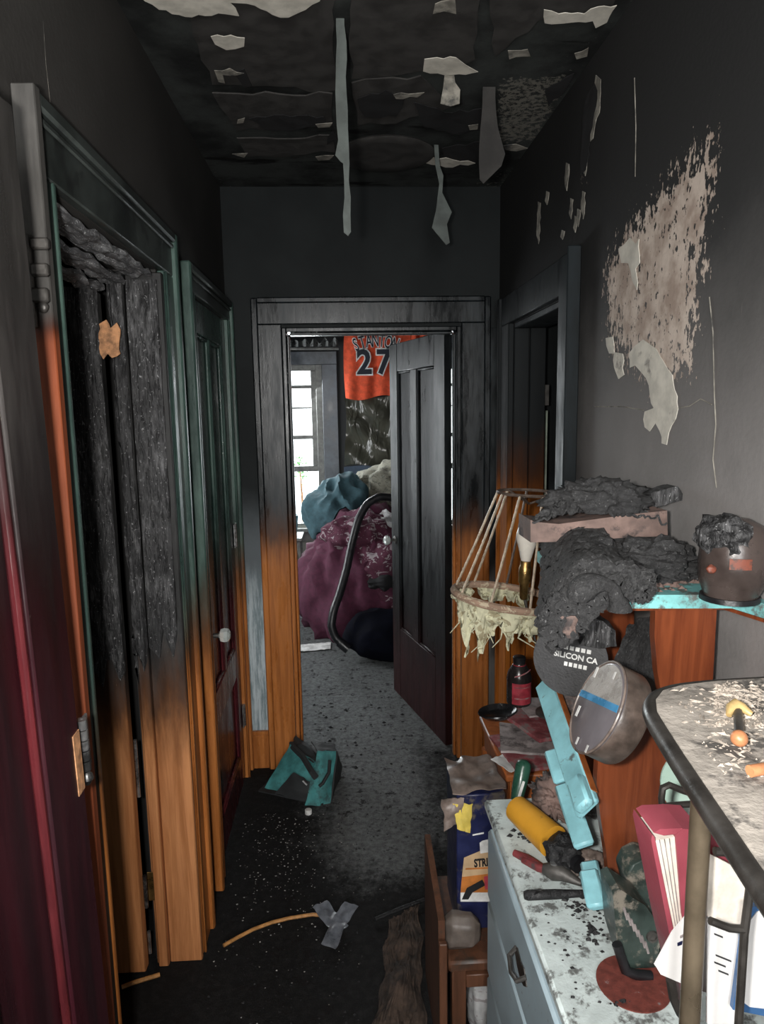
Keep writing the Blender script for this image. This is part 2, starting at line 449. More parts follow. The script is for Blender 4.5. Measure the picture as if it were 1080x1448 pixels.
o = masked_plane('wall_face', 'wall_right', 30, 20, lambda u, v: V((XR, 2.13 + u * .65, 1.94 + v * (ZC - 1.94))), 'peel', peel_r); adopt(o, wr)
obj('wall_section', B().box(XR + .0015, XR + .11, 2.13, 2.78, 1.94, ZC, 0), 'wall_left', wr)

# small room behind the right doorway
def side_room_mat():
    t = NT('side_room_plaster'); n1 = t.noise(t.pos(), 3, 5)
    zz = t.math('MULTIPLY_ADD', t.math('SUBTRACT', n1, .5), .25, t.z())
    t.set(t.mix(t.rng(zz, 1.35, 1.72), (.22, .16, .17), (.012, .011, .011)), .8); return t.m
M['side_room'] = side_room_mat()
sr = base('wall_side_room')
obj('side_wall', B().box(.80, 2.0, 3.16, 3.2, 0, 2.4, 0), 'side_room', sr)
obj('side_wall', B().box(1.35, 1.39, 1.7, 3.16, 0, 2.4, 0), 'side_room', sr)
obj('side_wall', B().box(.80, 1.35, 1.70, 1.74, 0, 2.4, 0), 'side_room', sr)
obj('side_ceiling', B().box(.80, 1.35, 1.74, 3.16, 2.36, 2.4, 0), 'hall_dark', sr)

# far wall with the bedroom doorway
OX0, OX1, OZ = -.247, .512, 1.96
wf = base('wall_far')
YF2 = 3.16
obj('wall_section', B().box(-1.7, OX0, YF, YF2, 0, ZC, 0), 'wall_far', wf)
obj('wall_section', B().box(OX1, 1.34, YF, YF2, 0, ZC, 0), 'wall_far', wf)
obj('wall_section', B().box(OX0, OX1, YF, YF2, OZ, ZC, 0), 'wall_far', wf)

# back of the hall behind the photographer: a wall with a daylight window
wb = base('wall_back')
obj('wall_section', B().box(-.6, .8, YB - .1, YB, 0, 1.05, 0), 'wall_left', wb)
obj('wall_section', B().box(-.6, .8, YB - .1, YB, 2.42, ZC, 0), 'wall_left', wb)
obj('wall_section', B().box(-.6, -.52, YB - .1, YB, 1.05, 2.42, 0), 'wall_left', wb)
obj('wall_section', B().box(.42, .8, YB - .1, YB, 1.05, 2.42, 0), 'wall_left', wb)

# ceiling
LATH = [at_z(x, y, ZC) for x, y in ((700,108),(815,105),(760,200),(700,205))]
LP = [(p.x, p.y) for p in LATH]
def peel_c(p):
    if p.y < 1.2: return 0
    d = signed_dist((p.x, p.y), LP)
    f = sm(-.03, .03, d)
    e = .45 * sm(.35, .02, abs(p.y - 3.0)) * .6 + .35 * sm(-.25, -.47, p.x) * sm(1.6, 2.2, p.y) + .45 * sm(.45, .64, p.x)
    return max(f, e)
ce = struct(masked_plane('ceiling', 'ceiling', 60, 120, lambda u, v: V((XL - .01 + u * (XR - XL + .02), YB + v * (YF - YB + .01), ZC)), 'peel', peel_c))
obj('ceiling_slab', B().box(-.6, .8, YB - .1, 3.16, ZC + .003, ZC + .08, 0), 'black', ce)
def ceil_patch(name, pts, m, dz=.003, th=.002, step=14, amp=3, seed=0):
    pp = ragged(pts, step, amp, seed)
    b = B().prism([at_z(p[0], p[1], ZC - dz) for p in pp], (0, 0, th)); return obj(name, b, m, ce)
# sheets of old lining paper still stuck in overlapping layers
for i, pts in enumerate([
    [(235,-60),(470,-60),(476,128),(300,120)],
    [(492,-60),(680,-60),(672,85),(600,100),(497,112)],
    [(497,118),(595,108),(640,150),(560,175),(505,178)],
    [(300,132),(470,133),(470,178),(335,186)],
    [(335,196),(470,192),(474,216),(350,222)],
    [(690,-60),(900,-60),(862,20),(760,30),(700,80)]]):
    ceil_patch('lining_sheet', pts, 'ceil_sheet' if 'ceil_sheet' in M else 'paint_flap_dark', .006 + .001 * i, .004, 18, 4, 30 + i)
for i, pts in enumerate([
    [(352,168),(400,163),(458,165),(462,176),(420,184),(375,184)],
    [(330,103),(345,98),(356,122),(345,124)], [(470,176),(478,196),(462,205)],
    [(505,140),(545,128),(572,140),(560,165),(515,165)],
    [(585,145),(640,160),(690,150),(680,185),(640,190),(600,180)],
    [(625,210),(680,200),(672,232),(640,240)], [(770,130),(812,104),(800,128),(775,150)]]):
    ceil_patch('burnt_hole', pts, 'black', .013, .002, 10, 3, 60 + i)
for i, pts in enumerate([
    [(168,-30),(460,-30),(452,2),(432,14),(408,25),(385,21),(360,8),(325,4),(338,23),(318,20),(262,24),(225,14),(205,2)],
    [(298,52),(326,50),(346,54),(345,66),(320,71),(304,63)], [(303,100),(325,97),(345,104),(315,106),(318,118),(309,116)],
    [(615,6),(643,-2),(645,20),(628,16),(612,20)],
    [(769,14),(790,20),(826,20),(845,10),(872,8),(858,32),(842,40),(838,30),(808,32),(770,33)],
    [(718,72),(746,70),(750,80),(720,84)], [(812,76),(832,68),(830,80),(815,84)],
    [(600,84),(645,82),(658,92),(676,102),(640,106),(598,101)],
    [(586,226),(610,222),(640,226),(672,231),(640,237),(610,233)],
    [(712,206),(730,204),(746,210),(730,214),(714,212)], [(336,170),(346,167),(344,174),(335,175)],
    [(446,176),(470,174),(466,180),(450,181)], [(328,218),(350,217),(345,223)], [(446,222),(472,220),(466,226),(450,227)],
    [(556,134),(600,131),(590,138),(560,140)], [(662,178),(676,176),(675,183),(664,184)]]):
    ceil_patch('plaster_patch', pts, 'plaster_white' if i in (0, 1, 4, 8, 7) else 'plaster_grey', .017, .0015, 9, 2.2, i)
# round mark of the old lamp plate
c = at_z(545, 212, ZC)
obj('lamp_plate', B().lathe([(.001, .0), (.13, 0), (.165, -.004), (.175, -.012), (.165, -.018), (.12, -.016), (.001, -.016)], Matrix.Translation((c.x, c.y, ZC - .004)), 40), 'paint_flap_dark', ce, True)
def strip(pts, Y, m, name='peeling_strip', curl=.02, th=.003, seed=0):
    b = B(); pp = [at_y(p[0], p[1], Y) for p in ragged(pts, 22, 1.5, seed)]
    b.prism(pp, (0, th, 0))
    zt = max(p.z for p in pp)
    for v in b.bm.verts:
        d = zt - v.co.z; v.co.y += curl * math.sin(d * 6 + seed) * (.3 + d)
    top = zt
    return obj(name, b, m, ce)
strip([(477,-40),(474,130),(478,198),(474,220),(481,229),(485,232),(486,331),(492,336),(496,330),(494,232),(493,205),(490,130),(487,-40)], 1.78, 'paint_flap', seed=1)
strip([(684,118),(702,112),(705,180),(714,218),(708,236),(694,250),(682,262),(677,256),(680,180)], 2.12, 'paint_flap_dark', seed=2, curl=.05)
strip([(613,192),(619,192),(621,235),(626,250),(624,275),(637,303),(630,320),(634,346),(629,349),(609,325),(615,300),(620,262),(615,235)], 2.58, 'paint_flap', seed=3, curl=.05)
strip([(629,100),(641,101),(643,118),(650,128),(649,148),(636,152),(622,148),(626,125)], 2.06, 'plaster_grey', seed=4)

# white plaster patches on the right wall
def wall_patch(pts, m, X=XR, name='plaster_patch', dx=.0025, step=9, amp=2, seed=0):
    pp = ragged(pts, step, amp, seed)
    return obj(name, B().prism([at_x(p[0], p[1], X - dx) for p in pp], (.0015, 0, 0)), m, wr)
wall_patch([(889,500),(896,490),(909,480),(917,486),(927,493),(938,512),(950,530),(957,560),(958,578),(955,592),(949,602),(945,612),(942,629),(935,627),(932,609),(926,598),(918,610),(911,604),(911,582),(924,577),(920,570),(917,545),(905,525),(898,517),(890,520)], 'plaster_white', seed=5)
wall_patch([(874,352),(890,336),(898,345),(903,338),(904,372),(898,380),(900,410),(894,398),(888,372),(878,372)], 'plaster_white', seed=6)
wall_patch([(856,478),(866,476),(868,500),(861,500)], 'plaster_white', seed=7)
wall_patch([(868,498),(880,500),(882,530),(874,536),(868,520)], 'plaster_white', seed=8)
# charred slit with a light lip high on the right wall
wall_patch([(842,108),(848,116),(846,150),(836,190),(828,240),(820,248),(822,190),(828,140)], 'black', dx=.0035, name='burnt_hole', seed=9)
wall_patch([(842,106),(849,112),(848,150),(838,196),(834,200),(843,150)], 'plaster_grey', dx=.0045, seed=10)
for i, (x, y, l) in enumerate([(806,280,30),(816,295,26),(823,270,40),(812,305,24),(760,285,60),(794,325,14),(772,270,20),(826,225,24),(800,230,40)]):
    wall_patch([(x, y), (x + 4, y + 2), (x + 3, y + l * .6), (x + 1, y + l), (x - 2, y + l * .7)], 'plaster_grey', name='paint_flake', seed=20 + i, step=6, amp=1)
# hairline cracks
def crack(pts, X=XR):
    b = B().tube([at_x(x, y, X - .001) for x, y in pts], .0012, 4); obj('crack', b, 'plaster_grey', wr)
crack([(1003,420),(1008,470),(1010,560),(1012,600),(1008,650),(1013,690)])
crack([(958,577),(975,574),(990,564),(1006,572)]); crack([(840,575),(880,575),(910,580)])
crack([(897,110),(899,180),(898,250)]); crack([(60,30),(64,90),(70,145)], XL)

# ------------------------------------------------------------------ casings
def board(name, x0, x1, y0, y1, z0, z1, m, parent, bev=.003): return obj(name, B().box(x0, x1, y0, y1, z0, z1, bev), m, parent, True)
# far doorway casing
t1 = base('trim_1')
CW = .118
for s, x0, x1 in ((0, OX0 - CW, OX0), (1, OX1, OX1 + CW)):
    board('casing_leg', x0, x1, YF - .02, YF, 0, OZ + .012, 'trim_far', t1)
    bx = x0 if s == 0 else x1 - .024
    board('backband', bx - (.004 if s == 0 else 0), bx + .024 + (.004 if s else 0), YF - .034, YF - .0205, 0, OZ + .118, 'trim_far', t1, .005)
board('casing_head', OX0 - CW + .021, OX1 + CW - .021, YF - .0205, YF, OZ + .0125, OZ + .118, 'trim_far', t1)
board('head_band', OX0 - CW + .021, OX1 + CW - .021, YF - .034, YF - .021, OZ + .096, OZ + .120, 'trim_far', t1, .005)
for x in (OX0, OX1 - .018): board('jamb', x, x + .018, YF + .0005, YF2, 0, OZ, 'trim_far', t1)
board('head_jamb', OX0 + .018, OX1 - .018, YF + .0005, YF2, OZ - .018, OZ, 'trim_far', t1)
for x in (OX0 + .0185, OX1 - .030): board('door_stop', x, x + .0115, YF + .03, YF + .065, 0, OZ - .03, 'trim_far', t1)
board('head_stop', OX0 + .031, OX1 - .031, YF + .03, YF + .065, OZ - .030, OZ - .0185, 'trim_far', t1)
# baseboards on the far wall
bb = base('baseboard_far')
board('baseboard', XL + .002, OX0 - CW - .006, YF - .016, YF, 0, .16, 'trim_far', bb)
board('cap_moulding', XL + .002, OX0 - CW - .006, YF - .020, YF, .1605, .18, 'trim_far', bb)

# casing of the second left door
def casing_left(nm, y0, y1, zt, mleg, mhead, cw=.115, band=.024, near_leg=None, ncw=None):
    ncw = ncw or cw
    t = base(nm)
    for s, a, b_ in ((0, y0 - ncw, y0), (1, y1, y1 + cw)):
        board('casing_leg', XL, XL + .02, a, b_, 0, zt, (near_leg if (near_leg and s == 0) else mleg), t)
        by = a - .004 if s == 0 else b_ - band + .004
        if not (near_leg and s == 0):
            board('backband', XL, XL + .034, by, by + band, 0, zt + cw, mleg, t, .005)
        iy = b_ - .012 if s == 0 else a
        board('inner_bead', XL + .0205, XL + .026, iy, iy + .012, 0, zt - .002, mleg, t, .003)
    board('casing_head', XL, XL + .0205, y0 - ncw + (.021 if ncw == cw else .001), y1 + cw - .021, zt + .0005, zt + cw - .001, mhead, t)
    board('head_band', XL, XL + .034, y0 - ncw + (.021 if ncw == cw else .001), y1 + cw - .021, zt + cw - .026, zt + cw, mhead, t, .005)
    board('head_bead', XL + .021, XL + .028, y0 - ncw + .024, y1 + cw - .024, zt + cw - .042, zt + cw - .030, mhead, t, .003)
    return t
M['head_grey'] = plain('sooty_green_grey_paint', (.042, .050, .047), .45, var=.45, scale=6, dirt=(.02, .022, .022), dirt_amt=.4)
t2 = casing_left('trim_2', 2.285, 2.95, 1.985, 'trim_near', 'head_grey', .08)
t3 = casing_left('trim_3', 1.215, 1.93, 1.985, 'trim_near', 'head_grey', .115, near_leg='head_grey', ncw=.06)
# near leg edge: its side face shows bare orange wood where the soot has not reached
board('casing_edge', XL + .001, XL + .036, 1.134, 1.1540, 0, 2.10, 'edge_rust', t3, .002)
# jamb of the burnt opening, in separate boards
JB = XL - .165
board('far_jamb', XL - .075, XL + .0195, 1.902, 1.9195, 0, 1.975, 'trim_jamb', t3)
board('jamb_stop', XL - .105, XL - .0755, 1.886, 1.9195, 0, 1.975, 'trim_jamb', t3)
board('back_jamb', JB + .052, XL - .1055, 1.900, 1.9195, 0, 1.975, 'trim_jamb', t3)
board('near_jamb', JB, XL - .0005, 1.197, 1.2145, 0, 1.975, 'char', t3)
# burnt head: three charred boards
for i, (xa, xb, dz) in enumerate(((XL - .06, XL - .001, 0), (XL - .115, XL - .062, .018), (JB, XL - .117, .035))):
    b = B(); 
    b.grid(8, 44, lambda u, v, xa=xa, xb=xb, dz=dz: V((xa + (xb - xa) * u, 1.218 + .655 * v, 1.972 - dz + .012 * noise.noise(V((u * 3 + xa * 40, v * 14, 1))) )), .012)
    obj('head_board', b, 'char_ash', t3, True)
# far jamb char skin boards (upper part) with alligator relief
def char_board(x0, x1, y, z0, z1, m, parent, name='char_board', amp=.006):
    b = B(); nz = int((z1 - z0) / .02)
    b.grid(6, nz, lambda u, v: V((x0 + (x1 - x0) * u, y + amp * noise.noise(V((u * 4 + x0 * 30, v * nz * .25, 2))), z0 + (z1 - z0) * v + (1 - v) ** 6 * .16 * noise.noise(V((u * 3.5 + x0 * 50, 3, 1))))), .008)
    return obj(name, b, m, parent, True)
char_board(XL - .072, XL + .006, 1.893, .98, 1.955, 'char', t3)
char_board(XL - .104, XL - .077, 1.876, .95, 1.955, 'char', t3)
char_board(JB + .054, XL - .107, 1.893, .92, 1.945, 'char', t3)

# ------------------------------------------------------------------ panelled doors
def panel_door(root, m, origin, ux, uy, W, Hh, T, panels, bead=None, bmat=None, toprail=None):
    """stiles, rails, recessed panels; u runs along the width, uy is the outward normal"""
    ux = V(ux).normalized(); uy = V(uy).normalized()
    fr = Matrix((ux, uy, V((0, 0, 1)))).transposed().to_4x4(); fr.translation = V(origin)
    def pb(name, u0, u1, z0, z1, n0, n1, mm=m, bev=.003, p=root): return obj(name, B().box(u0, u1, n0, n1, z0, z1, bev, fr), mm, p, True)
    us = sorted({p[0] for p in panels}); 
    xs0 = min(p[0] for p in panels); xs1 = max(p[1] for p in panels)
    pb('stile', 0, xs0, 0, Hh, 0, T); pb('stile', xs1, W, 0, Hh, 0, T)
    rows = sorted({(p[2], p[3]) for p in panels})
    zprev = 0
    for z0, z1 in rows:
        pb('rail', xs0 + .0005, xs1 - .0005, zprev, z0, 0, T - .0005); zprev = z1
    pb('rail', xs0 + .0005, xs1 - .0005, zprev, Hh, 0, T - .0005)
    for z0, z1 in rows:
        cols = sorted((p[0], p[1]) for p in panels if (p[2], p[3]) == (z0, z1))
        for a, b_ in zip(cols[:-1], cols[1:]): pb('mullion', a[1], b_[0], z0, z1, 0, T - .0008)
    for (u0, u1, z0, z1) in panels:
        pn = pb('panel', u0 - .002, u1 + .002, z0 - .002, z1 + .002, T * .3, T * .55)
        k = .012
        for q in ((u0, u0 + k, z0, z1), (u1 - k, u1, z0, z1), (u0 + k, u1 - k, z0, z0 + k), (u0 + k, u1 - k, z1 - k, z1)):
            pb('bead', *q, T * .551, T * .9, bmat or m, .004, pn)
    return fr
def knob(parent, c, nrm, m='glass_knob', r=.026):
    z = V(nrm).normalized(); x = z.orthogonal().normalized()
    mt = frame(c, x, z.cross(x))
    obj('rose', B().lathe([(.001, 0), (.022, 0), (.022, .004), (.01, .008), (.001, .008)], mt, 20), 'soot_metal', parent, True)
    obj('spindle', B().lathe([(.008, .008), (.008, .03)], mt, 14), 'soot_metal', parent, True)
    obj('knob', B().lathe([(.010, .03), (.022, .036), (r, .048), (r * .92, .060), (r * .5, .067), (.001, .068)], mt, 8), m, parent)
g = NT('glass_knob'); g.set((.75, .80, .78), .06, 0, **{'Transmission Weight': .6, 'IOR': 1.5}); M['glass_knob'] = g.m
def hinge(parent, x, y, z, axis_len=.09, r=.007, m='soot_metal', leaf=(.03, 0), name='hinge'):
    h = obj(name, B().box(x - .003, x + leaf[0], y - .002 , y + .002, z - axis_len / 2, z + axis_len / 2, .001) if leaf[0] else B().box(x - .002, x + .002, y, y + leaf[1], z - axis_len / 2, z + axis_len / 2, .001), m, parent)
    for k in range(5):
        a = z - axis_len / 2 + k * axis_len / 5
        obj('knuckle', B().lathe([(r, a + .001), (r, a + axis_len / 5 - .001)], Matrix.Translation((x, y, 0)), 10), m, h, True)
    return h

# second left door, closed
d2 = base('door_2')
panel_door(d2, 'door_green', (XL - .030, 2.288, .012), (0, 1, 0), (1, 0, 0), .66, 1.968, .036,
           [(.10, .31, .62, 1.86), (.35, .56, .62, 1.86), (.10, .56, .14, .50)])
knob(d2, (XL + .006, 2.34, .86), (1, 0, 0))
for z in (1.10, .30): 
    hinge(d2, XL + .012, 2.944, z, .10, .008, 'steel', (0, -.028))
# far bedroom door, swung inwards on the right jamb
d1 = base('door_1')
hx, hy = OX1 - .022, YF2 + .004
ang = V((.292 - hx, 3.87 - hy, 0))
W1 = ang.length
un = ang.normalized()
panel_door(d1, 'door_far', (hx, hy, .008), un, (-un.y, un.x, 0), W1, 1.945, .035,
           [(.12, .345, .40, 1.80), (.425, W1 - .115, .40, 1.80)])
nn = V((-un.y, un.x, 0))
kc = V((hx, hy, .0)) + un * (W1 - .06) + nn * .035 + V((0, 0, .90))
knob(d1, kc, nn, r=.028)
# near red door, folded back against the left wall
d3 = base('door_3')
panel_door(d3, 'door_red', (-.436, 1.015, .012), (0, -1, 0), (1, 0, 0), .64, 1.955, .036,
           [(.115, .295, .25, 1.80), (.345, .525, .25, 1.80)], bmat='door_red_bead')
_k = at_y(56, 390, 1.122)
hu = obj('hinge', B().box(_k.x - .016, _k.x - .010, 1.118, 1.126, _k.z - .075, _k.z + .060, .001), 'soot_metal', t3)
for yy, hh_ in ((345, .017), (382, .019), (418, .022)):
    q_ = at_y(58, yy, 1.122); obj('knuckle', B().box(q_.x - .014, q_.x + .012, 1.114, 1.1265, q_.z - hh_ / 2, q_.z + hh_ / 2, .003), 'soot_metal', hu, True)
q_ = at_y(61, 434, 1.122); obj('hinge_tip', B().blob(q_, (.008, .006, .009), 2, .1), 'soot_metal', hu, True)
hl = hinge(d3, -.405, 1.040, 1.085, .085, .008, 'steel', (0, .02))
obj('hinge_tip', B().lathe([(.003, -.018), (.010, -.008), (.008, 0), (.004, .004)], Matrix.Translation((-.405, 1.040, 1.036)), 12), 'steel', hl, True)
obj('hinge_mortise', B().box(-.4005, -.3985, .990, 1.013, 1.03, 1.125, 0), 'bare_wood', d3)

d3.rotation_euler.x = math.radians(2.8)
d3.location = V((0, 1.015, .885)) - Matrix.Rotation(math.radians(2.8), 3, 'X') @ V((0, 1.015, .85))
# remains of the burnt inner door in the left opening
bd = base('door_4')
char_board(-.691, -.603, 1.842, .93, 1.93, 'char', bd, 'burnt_stile', .01)
board('stile_core', -.689, -.605, 1.846, 1.880, .02, 1.92, 'trim_jamb', bd)
for z0, z1 in ((1.66, 1.80), (1.02, 1.16), (.82, .86)):
    b = B(); b.grid(14, 8, lambda u, v, z0=z0, z1=z1: V((-.692 - .14 * u, 1.850 + .012 * noise.noise(V((u * 6, v * 4, z0))), z0 + (z1 - z0) * v * (1 - .5 * u) + .02 * u)), .02)
    obj('burnt_rail', b, 'char_dark', bd, True)
obj('wood_scar', B().prism([at_y(x, y, 1.838) for x, y in ragged([(140,458),(150,452),(156,464),(165,456),(170,466),(168,494),(170,500),(158,506),(152,500),(146,508),(140,492)], 6, 1.5, 3)], (0, .004, 0)), 'bare_wood', bd)
hb = obj('hinge_leaf', B().box(-.596, -.560, 1.888, 1.8915, .215, .305, .001), 'brass', bd)
obj('hinge_pin', B().lathe([(.006, .21), (.006, .31)], Matrix.Translation((-.597, 1.868, 0)), 10), 'steel', hb, True)
obj('hinge_pin', B().lathe([(.005, .06), (.005, .13)], Matrix.Translation((-.597, 1.872, 0)), 10), 'steel', bd, True)
obj('hinge_pin', B().lathe([(.005, .55), (.005, .72)], Matrix.Translation((-.597, 1.872, 0)), 10), 'steel', bd, True)

# right doorway
t4 = base('trim_4')
board('casing_leg', XR - .026, XR, 2.015, 2.13, 0, 2.05, 'casing_right', t4)
board('backband', XR - .040, XR, 2.005, 2.0145, 0, 2.06, 'casing_right', t4)
board('casing_leg', XR - .022, XR, 2.78, 2.905, 0, 1.94, 'trim_right', t4)
board('backband', XR - .034, XR, 2.9055, 2.93, 0, 2.05, 'trim_right', t4)
board('casing_head', XR - .022, XR, 2.1305, 2.905, 1.9405, 2.05, 'trim_right', t4)
board('far_jamb', XR + .0005, XR + .06, 2.775, 2.795, 0, 1.93, 'trim_right', t4)
board('far_jamb', XR + .062, XR + .125, 2.768, 2.795, 0, 1.93, 'trim_right', t4)
board('near_jamb', XR + .0005, XR + .125, 2.11, 2.131, 0, 1.93, 'casing_right', t4)
board('head_jamb', XR + .0005, XR + .125, 2.1315, 2.774, 1.918, 1.939, 'casing_right', t4)
M['pale_edge'] = plain('pale_green_paint_edge', (.36, .42, .34), .5)
board('pale_edge', XR + .126, XR + .131, 2.752, 2.767, 0, 1.6, 'pale_edge', t4, .001)
obj('strike_plate', B().box(XR + .118, XR + .134, 2.748, 2.7515, 1.62, 1.70, .001), 'soot_metal', t4)
M['grey_pilaster'] = soot_wood('grey_painted_pilaster', (.20, .19, .18), (.12, .115, .11), 1.0, .2, amt=.3, spec=.15, wear=.2)
board('pilaster', OX1 + CW + .006, XR - .002, YF - .012, YF, 0, 1.95, 'grey_pilaster', t4, .002)
M['grey_strip'] = plain('grey_painted_strip', (.16, .155, .15), .7, var=.5, scale=30)

# ------------------------------------------------------------------ bedroom shell
M['bed_dark'] = plain('sooted_bedroom_wall', (.020, .021, .022), .8, var=.4, scale=5)
M['bed_low'] = plain('bedroom_wall_low', (.30, .30, .26), .8, var=.3, scale=5)
wbr = base('wall_bedroom')
YW = 6.2
# openings at window 1: x -.80..-.17, z .60..2.0 ; window 2: x .82..1.32
for x0, x1, z0, z1 in ((-1.7, -.80, .6, 2.0), (-.17, .80, .6, 2.0), (1.32, 1.7, .6, 2.0), (-1.7, 1.7, 2.0, 2.52)):
    obj('wall_section', B().box(x0, x1, YW, YW + .10, z0, z1, 0), 'bed_dark', wbr)
obj('wall_section', B().box(-1.7, 1.7, YW, YW + .10, 0, .6, 0), 'bed_low', wbr)
for y0_, y1_, z0_, z1_ in ((YF2, 4.2, 0, 2.52), (5.5, YW + .1, 0, 2.52), (4.2, 5.5, 0, .7), (4.2, 5.5, 2.0, 2.52)):
    obj('wall_section', B().box(-1.75, -1.7, y0_, y1_, z0_, z1_, 0), 'bed_dark', wbr)
obj('wall_section', B().box(1.7, 1.75, 3.2, YW + .1, 0, 2.52, 0), 'bed_dark', wbr)
obj('bedroom_ceiling', B().box(-1.75, 1.75, YF2, YW + .1, 2.52, 2.56, 0), 'bed_dark', wbr)
M['sash'] = plain('grey_window_paint', (.15, .15, .14), .45, var=.4, scale=20)
M['sash_dark'] = plain('sooty_window_casing', (.09, .10, .115), .4, var=.5, scale=8)
gl = NT('window_glass')
_tr = gl.n('ShaderNodeBsdfTransparent', {'Color': (.96, .98, .98, 1)}); _gs = gl.n('ShaderNodeBsdfGlossy', {'Color': (1, 1, 1, 1), 'Roughness': .02})
_mx = gl.n('ShaderNodeMixShader', {0: .05, 1: _tr.outputs[0], 2: _gs.outputs[0]})
gl.t.links.new(_mx.outputs[0], gl.t.nodes['Material Output'].inputs['Surface']); M['pane'] = gl.m
def bed_window(nm, x0, x1, z0=.60, z1=2.0):
    w_ = base(nm)
    def bx(name, *a, m='sash', p=w_): return obj(name, B().box(*a, .003), m, p, True)
    y0 = YW
    bx('casing_leg', x0 - .13, x0, y0 - .022, y0, z0 - .02, z1, m='sash_dark'); bx('casing_leg', x1, x1 + .13, y0 - .022, y0, z0 - .02, z1, m='sash_dark')
    bx('casing_head', x0 - .13, x1 + .13, y0 - .024, y0, z1 + .0005, z1 + .11, m='sash_dark')
    bx('sill', x0 - .15, x1 + .15, y0 - .07, y0 + .02, z0 - .055, z0 - .021, m='sash')
    bx('apron', x0 - .12, x1 + .12, y0 - .018, y0, z0 - .15, z0 - .056, m='sash')
    f = bx('frame', x0, x0 + .03, y0 + .001, y0 + .1, z0, z1); bx('frame', x1 - .055, x1, y0 + .001, y0 + .1, z0, z1)
    bx('frame', x0 + .03, x1 - .055, y0 + .001, y0 + .1, z1 - .05, z1); bx('frame', x0 + .03, x1 - .055, y0 + .001, y0 + .1, z0 - .02, z0 + .015)
    a, b_ = x0 + .03, x1 - .055
    for z, h in ((1.36, .035), (1.075, .05), (1.80, .028)): bx('rail', a, b_, y0 + .03, y0 + .06, z, z + h)
    bx('stile', b_ - .045, b_, y0 + .028, y0 + .062, 1.125, z1 - .05); bx('stile', a, a + .03, y0 + .028, y0 + .062, 1.125, z1 - .05)
    xm = (a + b_) / 2 - .02
    bx('muntin', xm - .010, xm + .010, y0 + .035, y0 + .055, 1.396, 1.80); bx('muntin', xm - .010, xm + .010, y0 + .035, y0 + .055, 1.829, z1 - .05)
    bx('muntin', a + .031, xm - .0105, y0 + .035, y0 + .055, 1.625, 1.64); bx('muntin', xm + .0105, b_ - .046, y0 + .035, y0 + .055, 1.625, 1.64)
    for q in ((z0 + .016, 1.074), (1.126, 1.359), (1.396, 1.799), (1.829, z1 - .051)):
        obj('pane', B().box(a + .002, b_ - .002, y0 + .072, y0 + .075, q[0], q[1], 0), 'pane', w_)
    return w_
bed_window('window_1', -.80, -.17); bed_window('window_2', .82, 1.32)
w4 = base('window_4')
for a in ((4.2, 4.25, .7, 2.0), (5.45, 5.5, .7, 2.0), (4.25, 5.45, .7, .75), (4.25, 5.45, 1.95, 2.0), (4.25, 5.45, 1.33, 1.37)):
    obj('frame', B().box(-1.74, -1.70, a[0], a[1], a[2], a[3], .002), 'sash', w4)
# window behind the photographer
w3 = base('window_3')
for a in ((-.52, -.48, 1.05, 2.42), (.38, .42, 1.05, 2.42), (-.48, .38, 1.05, 1.09), (-.48, .38, 2.38, 2.42)):
    obj('frame', B().box(a[0], a[1], YB - .08, YB - .02, a[2], a[3], .002), 'sash', w3)

# ================================================================== things in the bedroom
def cloth_mat(name, c, pat=None, scale=20, rough=.9, amt=.5):
    t = NT(name); p = t.pos()
    n = t.noise(p, 30, 4); col = t.mix(t.rng(n, .3, .7), tuple(x * .7 for x in c), c)
    if pat:
        v = t.noise(t.scaled(p, (1, 1, 1.4)), scale, 3, .6, 1.2)
        col = t.mix(t.math('MULTIPLY', t.rng(v, .60 - amt * .1, .62 - amt * .08), .9), col, pat)
    t.set(col, rough); t.bump(n, .25, .01); return t.m
M['jersey'] = cloth_mat('orange_cloth', (.80, .105, .04))
M['navy_print'] = plain('navy_print', (.010, .014, .025), .7)
M['white_print'] = plain('white_print', (.72, .72, .70), .7)
M['maroon'] = cloth_mat('maroon_cloth', (.085, .016, .040))
M['maroon_print'] = cloth_mat('maroon_printed_cloth', (.085, .017, .038), (.30, .26, .27), 16, amt=.3)
M['jacket'] = cloth_mat('teal_cloth', (.040, .092, .112))
M['beige_cloth'] = cloth_mat('beige_cloth', (.25, .24, .19), (.10, .10, .08), 22)
M['grey_cloth'] = cloth_mat('white_grey_cloth', (.42, .42, .42), (.22, .20, .20), 20)
M['green_cloth'] = cloth_mat('pale_green_cloth', (.30, .33, .24))
M['blue_cloth'] = cloth_mat('slate_blue_cloth', (.060, .085, .125))
tp = NT('plastic_sheet'); tp.set(tp.mix(tp.rng(tp.noise(tp.pos(), 5, 4), .3, .7), (.036, .036, .027), (.060, .058, .044)), .22); tp.bump(tp.noise(tp.scaled(tp.pos(), (7, 7, 2.5)), 1.0, 3, .5, .6), .9, .06); M['plastic'] = tp.m
YJ = 6.12
jt = thing('sports_jersey', 'orange sports jersey with number 27 hung high on the dark bedroom wall', 'jersey', (.28, YJ, 1.73))
jp = [at_y(x, y, YJ) for x, y in ((488, 455), (592, 455), (592, 563), (490, 563))]
def jf(u, v):
    x = .035 + .56 * u; z = 2.33 - .62 * v
    x -= .015 * math.sin(v * 3) * (1 - u)
    fold = .014 * math.sin(u * 26 + v * 3) * (.25 + v) + .02 * math.sin(u * 9 + 1 + v * 2.5) * v * v
    return V((x, YJ + fold * .6, z - .02 * math.sin(u * 8) * v))
obj('body', B().grid(50, 36, jf, .004), 'jersey', jt, True)
